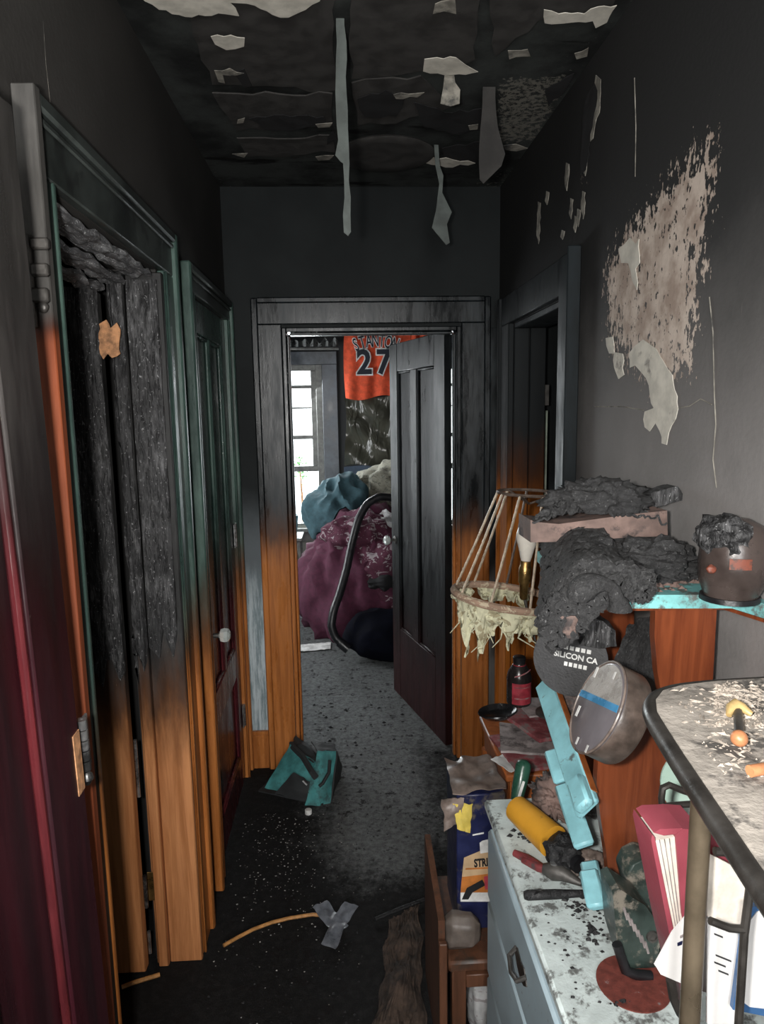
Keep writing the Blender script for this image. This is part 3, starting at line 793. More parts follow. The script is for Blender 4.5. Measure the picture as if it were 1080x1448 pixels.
obj('sleeve', B().grid(14, 14, lambda u, v: V((.600 + .14 * u, YJ + .012 * math.sin(u * 12 + v * 4), 2.33 - .05 * u - (.25 - .06 * u) * v)), .004), 'jersey', jt, True)
nm = "STANTON"
for i, ch in enumerate(nm):
    a = (i - 3) / 3.0
    m4 = frame((.293 + .165 * a, YJ - .022, 2.185 - .035 * a * a), (math.cos(-a * .35), 0, math.sin(-a * .35)), (0, 0, 1))
    text('lettering', ch, .15, m4, 'white_print', jt, .0004, .009, .55)
    m5 = m4.copy(); m5.translation = m4.translation + V((0, -.0015, 0))
    text('lettering', ch, .15, m5, 'navy_print', jt, .0004, .001, .55)
for ch, x in (('2', .195), ('7', .362)):
    m4 = frame((x, YJ - .022, 2.0), (1, 0, 0), (0, 0, 1))
    text('number', ch, .28, m4, 'white_print', jt, .0004, .019, .92)
    m5 = m4.copy(); m5.translation = m4.translation + V((0, -.0018, 0))
    text('number', ch, .28, m5, 'navy_print', jt, .0004, .008, .92)
# plastic sheet below the jersey
def pf(u, v):
    z = 1.725 - .60 * v; x = .02 + .62 * u + .012 * math.sin(v * 5)
    return V((x, YJ + .046 + .010 * math.sin(u * 7 + v * 9) + .012 * math.sin(v * 14 - u * 11), z + .012 * math.sin(u * 10)))
o = obj('plastic_sheet', B().grid(40, 40, pf, .003), 'plastic', None, True)
tag(o, 'wrinkled dark olive plastic sheet hanging below the orange jersey', 'plastic sheet')
o = obj('hanging_blanket', B().grid(30, 24, lambda u, v: V((.0 + .62 * u, YJ + .066 + .007 * math.sin(u * 9 + v * 2), 1.112 - .46 * v + .01 * math.sin(u * 6))), .005), 'blue_cloth', None, True)
tag(o, 'slate blue blanket hanging below the olive plastic sheet', 'blanket')
# burnt valance over the window
vl = thing('burnt_valance', 'grey ruffled burnt valance on a rod above the bright bedroom window', 'valance', (-.45, 6.12, 2.12))
obj('rod', B().tube([(-.80, 6.11, 2.135), (-.02, 6.11, 2.125)], .011), 'sash', vl, True)
obj('upper_rod', B().tube([(-.80, 6.12, 2.265), (-.02, 6.12, 2.25)], .013), 'sash', vl, True)
M['valance'] = cloth_mat('singed_valance', (.16, .17, .165), (.02, .02, .02), 14)
obj('ruffle', B().grid(90, 6, lambda u, v: V((-.79 + .76 * u, 6.115 + .02 * math.sin(u * 75), 2.145 + .085 * v * (.6 + .5 * noise.noise(V((u * 18, 2, 1))))))), 'valance', vl, True)
# pale shrub outside, seen through the panes
M['leaf'] = plain('pale_leaf', (.25, .50, .20), .7)
sh = thing('shrub', 'pale green shrub outside beyond the bedroom window', 'shrub', (-.42, 6.9, 0))
obj('stem', B().tube([(-.42, 6.9, 0), (-.41, 6.9, .6), (-.43, 6.9, 1.05)], [.02, .015, .006]), 'bare_wood', sh, True)
b = B()
for i in range(90):
    c = V((-.42, 6.9, 1.05)) + V((rnd.gauss(0, .05), rnd.gauss(0, .05), rnd.gauss(0, .06)))
    d = V((rnd.uniform(-1, 1), rnd.uniform(-1, 1), rnd.uniform(-.3, 1))).normalized(); e = d.orthogonal().normalized()
    q = [b.bm.verts.new(c + d * a * .035 + e * k * .014) for a, k in ((0, 0), (.5, 1), (1, 0), (.5, -1))]
    b.bm.faces.new(q)
stuff(obj('foliage', b, 'leaf', sh))
# heap of bedding on the floor
def heap(name, c, r, m, label, cat, seed, amp=.22, freq=4, rough=.05, parent=None, zmin=0.0, folds=(30, .02), tilt=0, push='z'):
    b = B(); b.blob((0, 0, 0), r, seed, amp, freq, 5, rough)
    for v in b.bm.verts:
        p = v.co.copy(); n = p.normalized()
        f = noise.noise(V((p.x * folds[0] * .35 + seed, p.y * folds[0] * .35, p.z * folds[0] * .12)))
        f2 = 1 - 2.2 * abs(noise.noise(V((p.x * folds[0] * .42 + p.z * 3.5 + seed * 3, p.y * folds[0] * .42, p.z * 3))))
        v.co = p + n * (f * folds[1] + f2 * folds[1] * .9) + V(c)
        if tilt: v.co.x += tilt * (v.co.z - c[2])
        if zmin is not None and v.co.z < zmin: v.co.z = zmin
    o = obj(name, b, m, parent, 'all')
    if label: tag(o, label, cat)
    return o
cf = thing('comforter', 'large maroon comforter with pale printed pattern heaped on the bedroom floor', 'comforter', (.1, 5.1, 0))
heap('cover', (.16, 5.25, .30), (.50, .52, .54), 'maroon', None, None, 3, .16, 3, .02, cf, 0.0, (26, .07), .12)
heap('printed_fold', (.30, 4.98, .42), (.36, .28, .36), 'maroon_print', None, None, 8, .18, 3, .02, cf, .16, (20, .03))
heap('printed_fold', (.10, 5.05, .72), (.26, .24, .13), 'maroon_print', None, None, 11, .2, 4, .03, cf, .3, (24, .03))
heap('jacket', (-.05, 5.45, .86), (.21, .20, .22), 'jacket', 'dull teal jacket lying crumpled on top of the bedding heap by the window', 'jacket', 5, .2, 3.5, .03, None, .4, (24, .05), .2)
heap('folded_blanket', (.37, 5.63, .97), (.27, .24, .18), 'beige_cloth', 'beige patterned blanket folded at the top of the bedding heap', 'blanket', 9, .2, 5, .05, None, .6, (24, .05))
heap('white_cloth', (.34, 5.02, .73), (.19, .14, .12), 'grey_cloth', 'crumpled whitish cloth on the heap beside the door knob', 'cloth', 17, .25, 5, .06, None, .5, (30, .04), 0, 'y')
heap('pale_cloth', (-.47, 5.25, .42), (.10, .14, .19), 'green_cloth', 'pale green cloth bundled low on the heap under the window', 'cloth', 21, .2, 4, .03, None, 0.0, (22, .03), 0, 'y')
heap('dark_scarf', (.27, 4.715, .43), (.13, .05, .05), 'black', 'black rag lying across the maroon comforter', 'rag', 25, .2, 5, .05, None, .3, (30, .02), 0, 'y')
o = obj('paper_sheet', B().grid(16, 8, lambda u, v: V((-.34 + .22 * u, 4.56 + .14 * v + .03 * u, .008 + .012 * abs(noise.noise(V((u * 5, v * 4, 3)))))), .002), 'white_print', None, True)
tag(o, 'white crumpled paper on the floor at the foot of the maroon comforter', 'paper')
M['teal_plastic'] = plain('teal_plastic', (.03, .26, .32), .35)
tb = thing('teal_tub', 'bright teal tub at the left end of the bedroom window sill', 'tub', (-.52, 5.95, .36))
_c = at_y(411, 742, 5.9)
obj('tub_body', B().lathe([(.001, 0), (.05, 0), (.066, .17), (.070, .175), (.062, .175), (.047, .01), (.001, .01)], Matrix.Translation((_c.x, 5.9, _c.z - .09)), 20), 'teal_plastic', tb, True)
tb.location = (_c.x, 5.9, _c.z - .09)
adopt(tb.children[0], tb)
ns = thing('night_stand', 'small grey bedside stand under the bedroom window', 'stand', (-.52, 5.9, 0))
zt = _c.z - .091
obj('top', B().box(-.68, -.36, 5.74, 6.06, zt - .025, zt, .004), 'sash', ns, True)
for x in (-.66, -.40):
    for y in (5.76, 6.02): obj('leg', B().box(x, x + .025, y, y + .025, 0, zt - .0255, .002), 'sash', ns, True)
obj('shelf', B().box(-.66, -.375, 5.76, 6.045, .25, .27, .002), 'sash', ns, True)
# vacuum hose and its dark bag
hp = [at_y(x, y, yy) for x, y, yy in ((580, 716, 4.72), (556, 704, 4.70), (536, 702, 4.68), (519, 712, 4.66), (506, 735, 4.62), (497, 770, 4.58), (490, 805, 4.52), (480, 840, 4.45), (471, 865, 4.40), (468, 885, 4.38), (474, 902, 4.37), (486, 912, 4.36))]
fine = []
for i in range(len(hp) - 1):
    for k in range(7): fine.append(hp[i].lerp(hp[i + 1], k / 7))
fine.append(hp[-1])
for _ in range(3): fine = [fine[0]] + [(fine[i - 1] + fine[i] * 2 + fine[i + 1]) / 4 for i in range(1, len(fine) - 1)] + [fine[-1]]
vc = thing('vacuum_hose', 'black ribbed hose arching over the maroon bedding heap', 'hose', hp[-1])
obj('hose', B().tube(fine, [.026 + .002 * (i % 2) for i in range(len(fine))], 12), 'black_plastic', vc, True)
obj('cuff', B().tube([hp[-1] + V((-.03, .01, .02)), hp[-1] + V((.03, -.005, -.03))], .033, 14), 'black_plastic', vc, True)
M['navy_black'] = plain('navy_black_cloth', (.004, .0045, .009), .9, spec=.08)
heap('black_bag', (.215, 4.46, .14), (.215, .22, .17), 'navy_black', 'shapeless black bag on the floor in front of the maroon comforter', 'bag', 31, .12, 3, .02, None, 0.0, (18, .02), 0, 'y')

# ================================================================== things on the hall floor
M['teal_cloth'] = plain('teal_nylon', (.050, .215, .215), .75, var=.4, scale=22, dirt=(.025, .06, .06), dirt_amt=.35)
M['charcoal_cloth'] = plain('charcoal_nylon', (.018, .020, .021), .8, var=.4, scale=30)
bag = thing('teal_bag', 'teal and black nylon lunch bag slumped on the sooty floor by the doorway', 'bag', (-.22, 2.85, 0))
def quadsheet(p00, p10, p11, p01, n=14, wr_=.008, seed=0, thick=.006, bulge=(0, 0, 0), fr=3):
    p00, p10, p11, p01 = map(V, (p00, p10, p11, p01)); bl = V(bulge)
    def f(u, v):
        p = p00.lerp(p10, u).lerp(p01.lerp(p11, u), v)
        return p + V((noise.noise(V((u * fr, v * fr, seed))), noise.noise(V((u * fr, v * fr, seed + 9))), noise.noise(V((u * fr, v * fr, seed + 19))))) * wr_ + bl * (math.sin(math.pi * u) * math.sin(math.pi * v))
    return B().grid(n, n, f, thick)
A = lambda x, y, Y: at_y(x, y, Y)
# left half: a soft box leaning on the casing
obj('left_side', quadsheet(A(374, 1114, 2.83), A(438, 1132, 2.74), A(446, 1078, 2.80), A(410, 1052, 2.93), 14, .010, 1, .006, (0, -.03, .0)), 'teal_cloth', bag, True)
obj('left_lid', quadsheet(A(409, 1053, 2.932), A(446, 1079, 2.80), A(462, 1072, 2.90), A(418, 1040, 3.0), 12, .012, 2, .006, (0, -.01, .02)), 'charcoal_cloth', bag, True)
obj('right_side', quadsheet(A(431, 1139, 2.70), A(466, 1139, 2.71), A(475, 1062, 2.83), A(449, 1062, 2.80), 14, .008, 4, .006, (0, -.025, 0)), 'teal_cloth', bag, True)
obj('right_top', quadsheet(A(449, 1062, 2.805), A(475, 1062, 2.835), A(474, 1052, 2.90), A(440, 1048, 2.95), 10, .008, 5), 'charcoal_cloth', bag, True)
obj('bag_back', quadsheet(A(436, 1132, 2.75), A(430, 1100, 2.82), A(460, 1050, 2.97), A(477, 1085, 2.86), 12, .012, 6, .006, (0, 0, .02)), 'charcoal_cloth', bag, True)
obj('end_panel', quadsheet(A(467, 1139, 2.715), A(475, 1062, 2.838), A(482, 1085, 2.95), A(476, 1120, 2.92), 8, .006, 7), 'charcoal_cloth', bag, True)
obj('bottom', quadsheet(V((-.40, 2.83, .006)), V((-.12, 2.70, .006)), V((-.08, 2.92, .006)), V((-.33, 2.98, .006)), 8, .003, 8), 'charcoal_cloth', bag, True)
obj('pocket', quadsheet(A(388, 1122, 2.775), A(434, 1134, 2.715), A(440, 1106, 2.74), A(415, 1092, 2.79), 8, .006, 11, .008, (0, -.015, 0)), 'charcoal_cloth', bag, True)
obj('strap', B().tube([A(414, 1056, 2.90), A(428, 1070, 2.83), A(441, 1092, 2.745), A(447, 1100, 2.74)], .014, 6), 'charcoal_cloth', bag, True)
obj('handle', B().tube([A(466, 1075, 2.76), A(465, 1092, 2.73), A(456, 1108, 2.705), A(451, 1112, 2.70)], .007, 8), 'charcoal_cloth', bag, True)
obj('zip_pull', B().tube([A(428, 1104, 2.715), A(434, 1110, 2.705)], .004, 6), 'steel', bag, True)
cp = at_z(436, 1151, 0)
cap = thing('bottle_cap', 'small white bottle cap on the carpet in front of the teal bag', 'cap', (cp.x, cp.y, 0))
obj('cap_body', B().lathe([(.001, 0), (.014, 0), (.014, .016), (.012, .018), (.001, .018)], Matrix.Translation((cp.x, cp.y, .002)), 18), 'white_print', cap, True)
M['cane'] = plain('bright_cane', (.46, .22, .07), .5, scale=60)
def floor_line(name, px, r, m, label, cat):
    pts = [at_z(x, y, .006 + r) for x, y in px]
    o = obj(name, B().tube(pts, r, 8), m, None, True); return tag(o, label, cat)
floor_line('cane_rod', [(316, 1337), (335, 1326), (358, 1314), (385, 1304), (410, 1298), (442, 1293), (470, 1296)], .0055, 'cane', 'curved orange cane rod lying on black floor beside crossed tape scrap', 'rod')
floor_line('wood_splinter', [(172, 1396), (190, 1389), (226, 1378)], .006, 'cane', 'short straight orange splinter on the floor at the left door jamb', 'splinter')
floor_line('dark_stick', [(530, 1300), (565, 1285), (600, 1272)], .006, 'char_dark', 'dark charred stick on the floor pointing at the brown rug scrap', 'stick')
# crossed strips of grey tape
M['tape'] = plain('grey_film', (.13, .14, .16), .35, var=.4, scale=30)
tp_ = thing('tape_scrap', 'crossed grey strips of peeled tape on the black floor', 'tape', at_z(475, 1305, 0))
def tape_strip(px, zs, w_):
    pts = [at_z(x, y, z) for (x, y), z in zip(px, zs)]
    d = (pts[-1] - pts[0]).normalized(); s_ = V((-d.y, d.x, 0)).normalized()
    def f(u, v):
        t_ = u * (len(pts) - 1); i = min(int(t_), len(pts) - 2); p = pts[i].lerp(pts[i + 1], t_ - i)
        return p + s_ * (v - .5) * w_ + V((0, 0, .012 * noise.noise(V((u * 4, v * 2, zs[0] * 100)))))
    return B().grid(18, 6, f, .0015)
obj('strip', tape_strip([(452, 1278), (466, 1296), (482, 1314)], (.03, .018, .02), .055), 'tape', tp_, True)
obj('strip', tape_strip([(497, 1278), (480, 1302), (464, 1338)], (.05, .028, .016), .05), 'tape', tp_, True)
# brown scorched rug scrap
M['rug'] = plain('scorched_brown_pile', (.055, .036, .026), .95, var=.7, scale=30, bump=.6)
o = obj('rug_scrap', B().grid(40, 40, lambda u, v: (lambda p: V((p.x - .022, p.y, .010 + .07 * math.sin(math.pi * u) * math.sin(math.pi * min(1, v * 1.1)) * (.6 + .6 * noise.noise(V((u * 4, v * 4, 1)))) + .01 * noise.noise(V((u * 25, v * 25, 4)))) ))(V((.05, 1.50, 0)).lerp(V((.19, 1.50, 0)), u).lerp(V((.13, 2.02, 0)).lerp(V((.235, 2.08, 0)), u), v) + V((.02 * noise.noise(V((v * 6, u * 2, 0))), 0, 0))), .004), 'rug', None, True)
tag(o, 'brown scorched rug scrap crumpled on floor beside the leaning board', 'rug scrap')
# loose soot, chips of plaster and char on the carpet
M['pale_grit'] = plain('pale_grit', (.42, .41, .39), .8)
def chips(n, m, fn, s0, s1, seed):
    r = random.Random(seed); b = B()
    for i in range(n):
        x, y = fn(r); s = r.uniform(s0, s1); h = s * r.uniform(.3, .8)
        if not (XL + .05 < x < .62) or (-.43 < x < -.05 and 2.66 < y < 3.03) or (.02 < x < .27 and 1.47 < y < 2.12): continue
        a = r.uniform(0, 6.28); vs = [b.bm.verts.new((x + math.cos(a + k * 1.57) * s * r.uniform(.5, 1.2), y + math.sin(a + k * 1.57) * s * r.uniform(.5, 1.2), .001)) for k in range(4)]
        t_ = b.bm.verts.new((x + r.uniform(-s, s) * .4, y + r.uniform(-s, s) * .4, h))
        for k in range(4): b.bm.faces.new((vs[k], vs[(k + 1) % 4], t_))
    return b
de = thing('floor_debris', 'loose black char and pale plaster crumbs strewn over the hall carpet', 'debris', (0, 2.4, 0)); stuff(de)
stuff(obj('char_crumbs', chips(1500, 'black', lambda r: (r.gauss(-.05, .3), r.uniform(1.6, 4.2)), .0015, .006, 1), 'char_dark', de))
stuff(obj('char_crumbs', chips(70, 'black', lambda r: (r.gauss(.02, .18), r.gauss(3.5, .25)), .005, .016, 2), 'black', de))
stuff(obj('plaster_crumbs', chips(420, 'w', lambda r: (r.gauss(-.28, .12), r.gauss(2.45, .3)), .0015, .0042, 3), 'pale_grit', de))
stuff(obj('plaster_crumbs', chips(260, 'w', lambda r: (r.gauss(.05, .25), r.uniform(1.7, 4.0)), .0012, .0034, 4), 'plaster_grey', de))

# ================================================================== right-hand furniture
def wood(name, c, c2, rough=.4, axis=(34, 34, 2.4), dirt=None):
    t = NT(name); p = t.pos()
    g_ = t.noise(t.scaled(p, axis), 1.0, 6, .65, .6)
    col = t.mix(t.rng(g_, .32, .68), c2, c)
    if dirt: col = t.mix(t.math('MULTIPLY', t.rng(t.noise(p, 12, 6, .75), .52, .68), .85), col, dirt)
    t.set(col, rough); t.bump(g_, .15, .003); return t.m
M['hutch_wood'] = wood('red_brown_wood', (.24, .062, .022), (.115, .026, .010), .3)
M['side_wood'] = wood('orange_brown_wood', (.40, .125, .035), (.25, .07, .018), .4)
M['stool_wood'] = wood('dark_stool_wood', (.12, .05, .026), (.06, .024, .012), .5, dirt=(.03, .025, .02))
M['dresser_top'] = plain('chalky_grey_blue_paint', (.62, .70, .69), .7, var=.15, scale=25, dirt=(.10, .10, .095), dirt_amt=.42, dirt_scale=26, bump=.3)
M['dresser_face'] = plain('pale_blue_paint', (.44, .56, .62), .4, var=.12, scale=6, dirt=(.16, .17, .17), dirt_amt=.05, dirt_scale=30)
M['rack_dark'] = plain('dark_rack_metal', (.060, .055, .050), .4, .5, scale=30)
M['turquoise'] = plain('turquoise_paint', (.27, .57, .63), .4, var=.18, scale=18, dirt=(.10, .10, .09), dirt_amt=.15, dirt_scale=20)
M['turq_edge'] = plain('scorched_turquoise_edge', (.20, .52, .52), .6, var=.3, scale=20, dirt=(.11, .10, .09), dirt_amt=.55, dirt_scale=28)
DZ = .72
dr = thing('dresser', 'pale blue painted dresser with a littered chalky top along the right wall', 'dresser', (.49, 1.18, 0))
DX0, DX1, DY0, DY1 = .318, .668, .86, 1.485
obj('top', B().box(DX0 - .012, DX1, DY0 - .01, DY1 + .012, DZ - .022, DZ, .005), 'dresser_top', dr, True)
obj('body', B().box(DX0 + .006, DX1, DY0, DY1, .08, DZ - .023, .003), 'dresser_face', dr, True)
obj('top_moulding', B().box(DX0 - .002, DX0 + .0055, DY0 - .004, DY1 + .004, DZ - .04, DZ - .0225, .003), 'dresser_face', dr, True)
for k, (z0, z1) in enumerate(((.50, .668), (.305, .49), (.11, .295))):
    d_ = obj('drawer', B().box(DX0 - .010, DX0 + .0055, DY0 + .02, DY1 - .02, z0, z1, .006), 'dresser_face', dr, True)
    zc = (z0 + z1) / 2; y = at_x(722, 1375, DX0 - .03).y
    obj('pull', B().tube([(DX0 - .010, y - .036, zc + .012), (DX0 - .026, y - .030, zc), (DX0 - .030, y, zc - .008), (DX0 - .026, y + .030, zc), (DX0 - .010, y + .036, zc + .012)], .0045, 8), 'soot_metal', d_, True)
    obj('pull_plate', B().prism([(DX0 - .0125, y + a, zc + c) for a, c in ((-.045, .0), (-.025, .02), (0, .014), (.025, .02), (.045, 0), (.025, -.016), (0, -.024), (-.025, -.016))], (.002, 0, 0)), 'rack_dark', d_)
for y in (DY0 + .005, DY1 - .045):
    for x in (DX0 + .008, DX1 - .05): obj('foot', B().box(x, x + .04, y, y + .04, 0, .0795, .003), 'dresser_face', dr, True)

# hutch with a turquoise shelf
YP = 1.13
hu_ = thing('hutch', 'red-brown wooden hutch with a scorched turquoise shelf standing on the dresser', 'hutch', (.55, 1.3, DZ))
SZ = at_y(905, 838, YP).z
def side_panel(Y, name='side_panel'):
    prof = [(928, 842), (926, 900), (930, 950), (936, 985), (926, 1020), (895, 1040), (862, 1056), (846, 1075), (844, 1110), (850, 1160), (858, 1210), (862, 1250), (862, 1290)]
    pts = []
    for x, y in prof:
        p = at_y(x, y, YP); pts.append((p.x, p.z))
    pts[-1] = (pts[-1][0], DZ + .0005); pts[0] = (pts[0][0], SZ - .024)
    pts = pts + [(.632, DZ + .0005), (.632, SZ - .024)]
    return obj(name, B().prism([(x, Y, z) for x, z in pts], (0, .02, 0)), 'hutch_wood', hu_, True)
side_panel(YP + .002)
obj('side_panel', B().box(.50, .632, 1.462, 1.482, DZ + .0005, SZ - .031, .003), 'hutch_wood', hu_, True)
sx0 = at_y(826, 836, YP).x
obj('shelf', B().prism([(sx0, YP - .005, SZ - .0235), (.640, YP - .03, SZ - .0235), (.672, YP - .13, SZ - .0235), (.672, 1.49, SZ - .0235), (sx0 + .02, 1.49, SZ - .0235)], (0, 0, .0235)), 'turq_edge', hu_)
obj('shelf_underside', B().prism([(sx0 + .01, YP + .0, SZ - .030), (.635, YP - .015, SZ - .030), (.665, YP - .11, SZ - .030), (.665, 1.48, SZ - .030), (sx0 + .03, 1.48, SZ - .030)], (0, 0, .006)), 'hutch_wood', hu_)
obj('back_rail', B().box(.612, .632, YP + .023, 1.461, SZ - .10, SZ - .031, .003), 'hutch_wood', hu_, True)

# --- burnt things on the shelf
M['clay'] = plain('scorched_pinkish_board', (.20, .135, .115), .75, var=.45, scale=16, dirt=(.035, .03, .03), dirt_amt=.45, dirt_scale=14)
def pbox(name, px, Y, d, m, parent, thick_dir=(0, 1, 0)):
    return obj(name, B().prism([at_y(x, y, Y) for x, y in px], V(thick_dir) * d), m, parent)
bx_ = thing('burnt_box', 'long burnt box with pinkish scorched side lying on the charred heap', 'box', at_y(850, 760, 1.30))
pbox('box_side', [(750, 735), (756, 738), (790, 741), (850, 733), (905, 726), (943, 722), (944, 758), (890, 760), (800, 766), (750, 767)], 1.30, .09, 'clay', bx_)
b = B(); 
def crust(u, v):
    x = 752 + 190 * u; top = 712 - 26 * math.exp(-((u - .42) / .2) ** 2) - 6 * math.sin(u * 9)
    p = at_y(x, 738, 1.298 + .10 * v); h = (738 - top) / 992 * 1.3
    e = math.sin(math.pi * min(1, max(0, u * 1.0))) ** .5
    return p + V((0, 0, h * e * (math.sin(math.pi * (.12 + .8 * v))) + .012 * noise.noise(V((u * 22, v * 8, 1))) + .008 * noise.noise(V((u * 60, v * 20, 1)))))
b.grid(70, 16, crust, .004); obj('char_crust', b, 'char_foam', bx_, True)
heap('char_clump', at_y(846, 708, 1.36), (.085, .06, .042), 'char_foam', None, None, 41, .4, 6, .18, bx_, at_y(846, 722, 1.34).z, (60, .012))
bt = thing('charred_batten', 'charred square batten end lying across the top of the burnt box', 'batten', at_y(910, 705, 1.36))
_bm = [at_y(x, y, 1.36) for x, y in ((880, 716), (965, 690), (966, 710), (900, 728), (882, 730))]
b = B(); b.prism(ragged([(x, y) for x, y in ((870, 712), (900, 702), (930, 695), (958, 688), (966, 700), (966, 708), (930, 716), (900, 726), (872, 730))], 5, 1.2, 4) and [at_y(p[0], p[1], 1.36) for p in ragged([(870, 712), (900, 702), (930, 695), (958, 688), (966, 700), (966, 708), (930, 716), (900, 726), (872, 730)], 5, 1.2, 4)], (0, .045, 0)); obj('batten_body', b, 'char', bt)
# drooping charred foam pad over the left corner
fo = thing('charred_foam', 'drooping charcoal black foam pad hanging over the left shelf corner', 'foam', at_y(820, 800, 1.2))
def droop(u, v):
    X = (.301 - .012 * v) * (1.44 - .65 * min(v, .5)) + (.165 - .05 * (1 - min(1, v * 2))) * u
    lump = .016 * noise.noise(V((u * 4, v * 4, 2))) + .007 * noise.noise(V((u * 16, v * 16, 7))) + .007 * noise.noise(V((u * 40, v * 40, 9)))
    top = SZ + .027 + .020 * math.sin(math.pi * min(1, u * 1.1)) 
    sag = .065 * max(0, 1 - u / .4) ** 1.3 * (.3 + .7 * min(1, v * 2))
    if v < .5:
        t_ = v / .5; Y = 1.44 - .325 * t_; z = top + .022 * (1 - t_) - sag * (.4 + .6 * t_)
    else:
        t_ = (v - .5) / .5; dp = .062 * math.exp(-((u - .30) / .26) ** 2) + .022
        Y = 1.115 - .022 * math.sin(t_ * 1.6); z = top - sag - dp * t_
        if u > .62: z = max(z, SZ + .012 - .018 * t_)
    return V((X + lump * .4, Y - lump * .5, z + lump))
obj('pad', B().grid(96, 96, droop, .020), 'char_foam', fo, True)
pts = []
for k in range(15):
    a = math.pi * (.98 - k / 14 * 1.02); pts.append(at_y(846 + 30 * math.cos(a), 850 - 25 * math.sin(a) + (10 if k > 10 else 0), 1.060))
obj('curled_lip', B().tube(pts, [.016 + .006 * math.sin(k * .5) for k in range(15)], 10), 'char_foam', fo, True)
obj('melted_tail', B().blob(at_y(803, 886, 1.09), (.018, .018, .026), 3, .4, 5, 3, .1), 'clay', fo, True)
heap('ash_heap', at_y(915, 800, 1.25), (.085, .075, .040), 'char_foam', 'glossy black heap of charcoal chips in the middle of the turquoise shelf', 'ash heap', 44, .3, 8, .2, None, SZ, (70, .014))
b = B(); r_ = random.Random(5)
for i in range(240):
    p = V((r_.uniform(sx0 + .05, .655), r_.uniform(1.13, 1.25), SZ)); s = r_.uniform(.003, .011); a = r_.uniform(0, 6)
    if p.x > .58 and p.y < 1.18: continue
    vs = [b.bm.verts.new(p + V((math.cos(a + k * 1.57) * s, math.sin(a + k * 1.57) * s * .6, .0005))) for k in range(4)]
    t_ = b.bm.verts.new(p + V((0, 0, s * .7)))
    for k in range(4): b.bm.faces.new((vs[k], vs[(k + 1) % 4], t_))
sd = thing('shelf_debris', 'pinkish flakes and ash strewn along the front of the turquoise shelf', 'debris', (.5, 1.2, SZ)); stuff(sd)
stuff(obj('flakes', b, 'clay', sd))
# sooty round pot at the right end
M['pot'] = plain('sooty_brown_glaze', (.050, .038, .034), .22, var=.6, scale=10, dirt=(.012, .012, .012), dirt_amt=.3)
pc = V((.618, 1.072, SZ + .001))
pot = thing('sooty_pot', 'sooty round brown pot with an orange label at the right shelf end', 'pot', pc)
R_ = .053
pm = Matrix.Translation(pc) @ Matrix.Rotation(.06, 4, 'Y')
obj('pot_body', B().lathe([(.001, 0), (R_ * .72, 0), (R_ * .80, .012), (R_ * .97, .034), (R_, .06), (R_ * .98, .085), (R_ * .90, .106), (R_ * .68, .124), (R_ * .3, .133), (.001, .134)], pm, 36), 'pot', pot, True)
obj('char_cap', B().blob(pc + V((-.016, -.006, .106)), (.042, .046, .034), 6, .25, 5, 4, .14), 'char', pot, True)
M['label_orange'] = plain('orange_red_label', (.17, .045, .025), .5, dirt=(.05, .035, .03), dirt_amt=.55, dirt_scale=60)
la = 3.95
def lab(u, v): 
    a = 4.15 + .6 * u; return pc + V((math.cos(a) * (R_ + .0012), math.sin(a) * (R_ + .0012), .060 + .017 * v))
obj('label', B().grid(10, 3, lab, .001), 'label_orange', pot)
obj('red_chip', B().blob(pc + V((-R_ * .93, -.03, .058)), (.008, .006, .007), 2, .3), 'label_orange', pot, True)
obj('foot_ring', B().lathe([(R_ * .7, 0), (R_ * .86, 0), (R_ * .84, .008), (R_ * .7, .008)], Matrix.Translation(pc), 30), 'black_plastic', pot, True)

# --- wire lampshade with melted fabric, its bulb and stand
M['wire'] = plain('rusty_wire', (.14, .105, .085), .5, .4, scale=60)
M['wire_pale'] = plain('bare_pale_wire', (.42, .34, .25), .45, .3, scale=60)
M['shade_melt'] = cloth_mat('melted_shade_lining', (.62, .60, .42), (.30, .26, .16), 30)
M['shade_rim'] = cloth_mat('scorched_shade_rim', (.36, .24, .17), (.50, .42, .30), 40)
YL = 1.88
lp = thing('table_lamp', 'burnt wire lampshade frame with melted cream lining and bare bulb', 'lamp', (.50, YL, .0))
rc = at_y(718, 845, YL); tc = at_y(748, 697, YL)
def ell(c, ra, rb, tilt, n=36, off=0):
    return [c + V((ra * math.cos(2 * math.pi * k / n), rb * math.sin(2 * math.pi * k / n), tilt * math.cos(2 * math.pi * k / n) + off)) for k in range(n)]
RB = .150
lower = ell(rc, RB, RB * .9, -.022); upper = ell(tc, .085, .08, -.004)
obj('lower_ring', B().ring(lower, .011, 8), 'shade_rim', lp, True)
obj('upper_ring', B().ring(upper, .0045, 6), 'wire', lp, True)
for k in range(9):
    i = int(k * 4); obj('rib', B().tube([lower[i % 36], lower[i % 36].lerp(upper[i % 36], .5) + V((0, 0, -.004)), upper[i % 36]], .0036, 6), 'wire_pale' if k in (3, 4, 5, 6, 7) else 'wire', lp, True)
for k in (0, 12, 24): obj('spider_arm', B().tube([upper[k], tc + V((0, 0, -.03))], .003, 6), 'wire', lp, True)
def skirt(u, v, a0, a1, hang, seed):
    a = a0 + (a1 - a0) * u; p = rc + V((RB * math.cos(a), RB * .9 * math.sin(a), -.022 * math.cos(a)))
    h = hang * (.25 + .9 * abs(noise.noise(V((u * 5, seed, 0)))) + .35 * abs(noise.noise(V((u * 17, seed, 3))))) * math.sin(math.pi * min(1, u * .96 + .02)) ** .4
    inn = 1 - .22 * v * (.5 + noise.noise(V((u * 8, v * 3, seed))))
    q = rc + (p - rc) * inn + V((0, 0, -h * v))
    return q + V((noise.noise(V((u * 30, v * 9, seed))), noise.noise(V((u * 30, v * 9, seed + 5))), 0)) * .010 * v
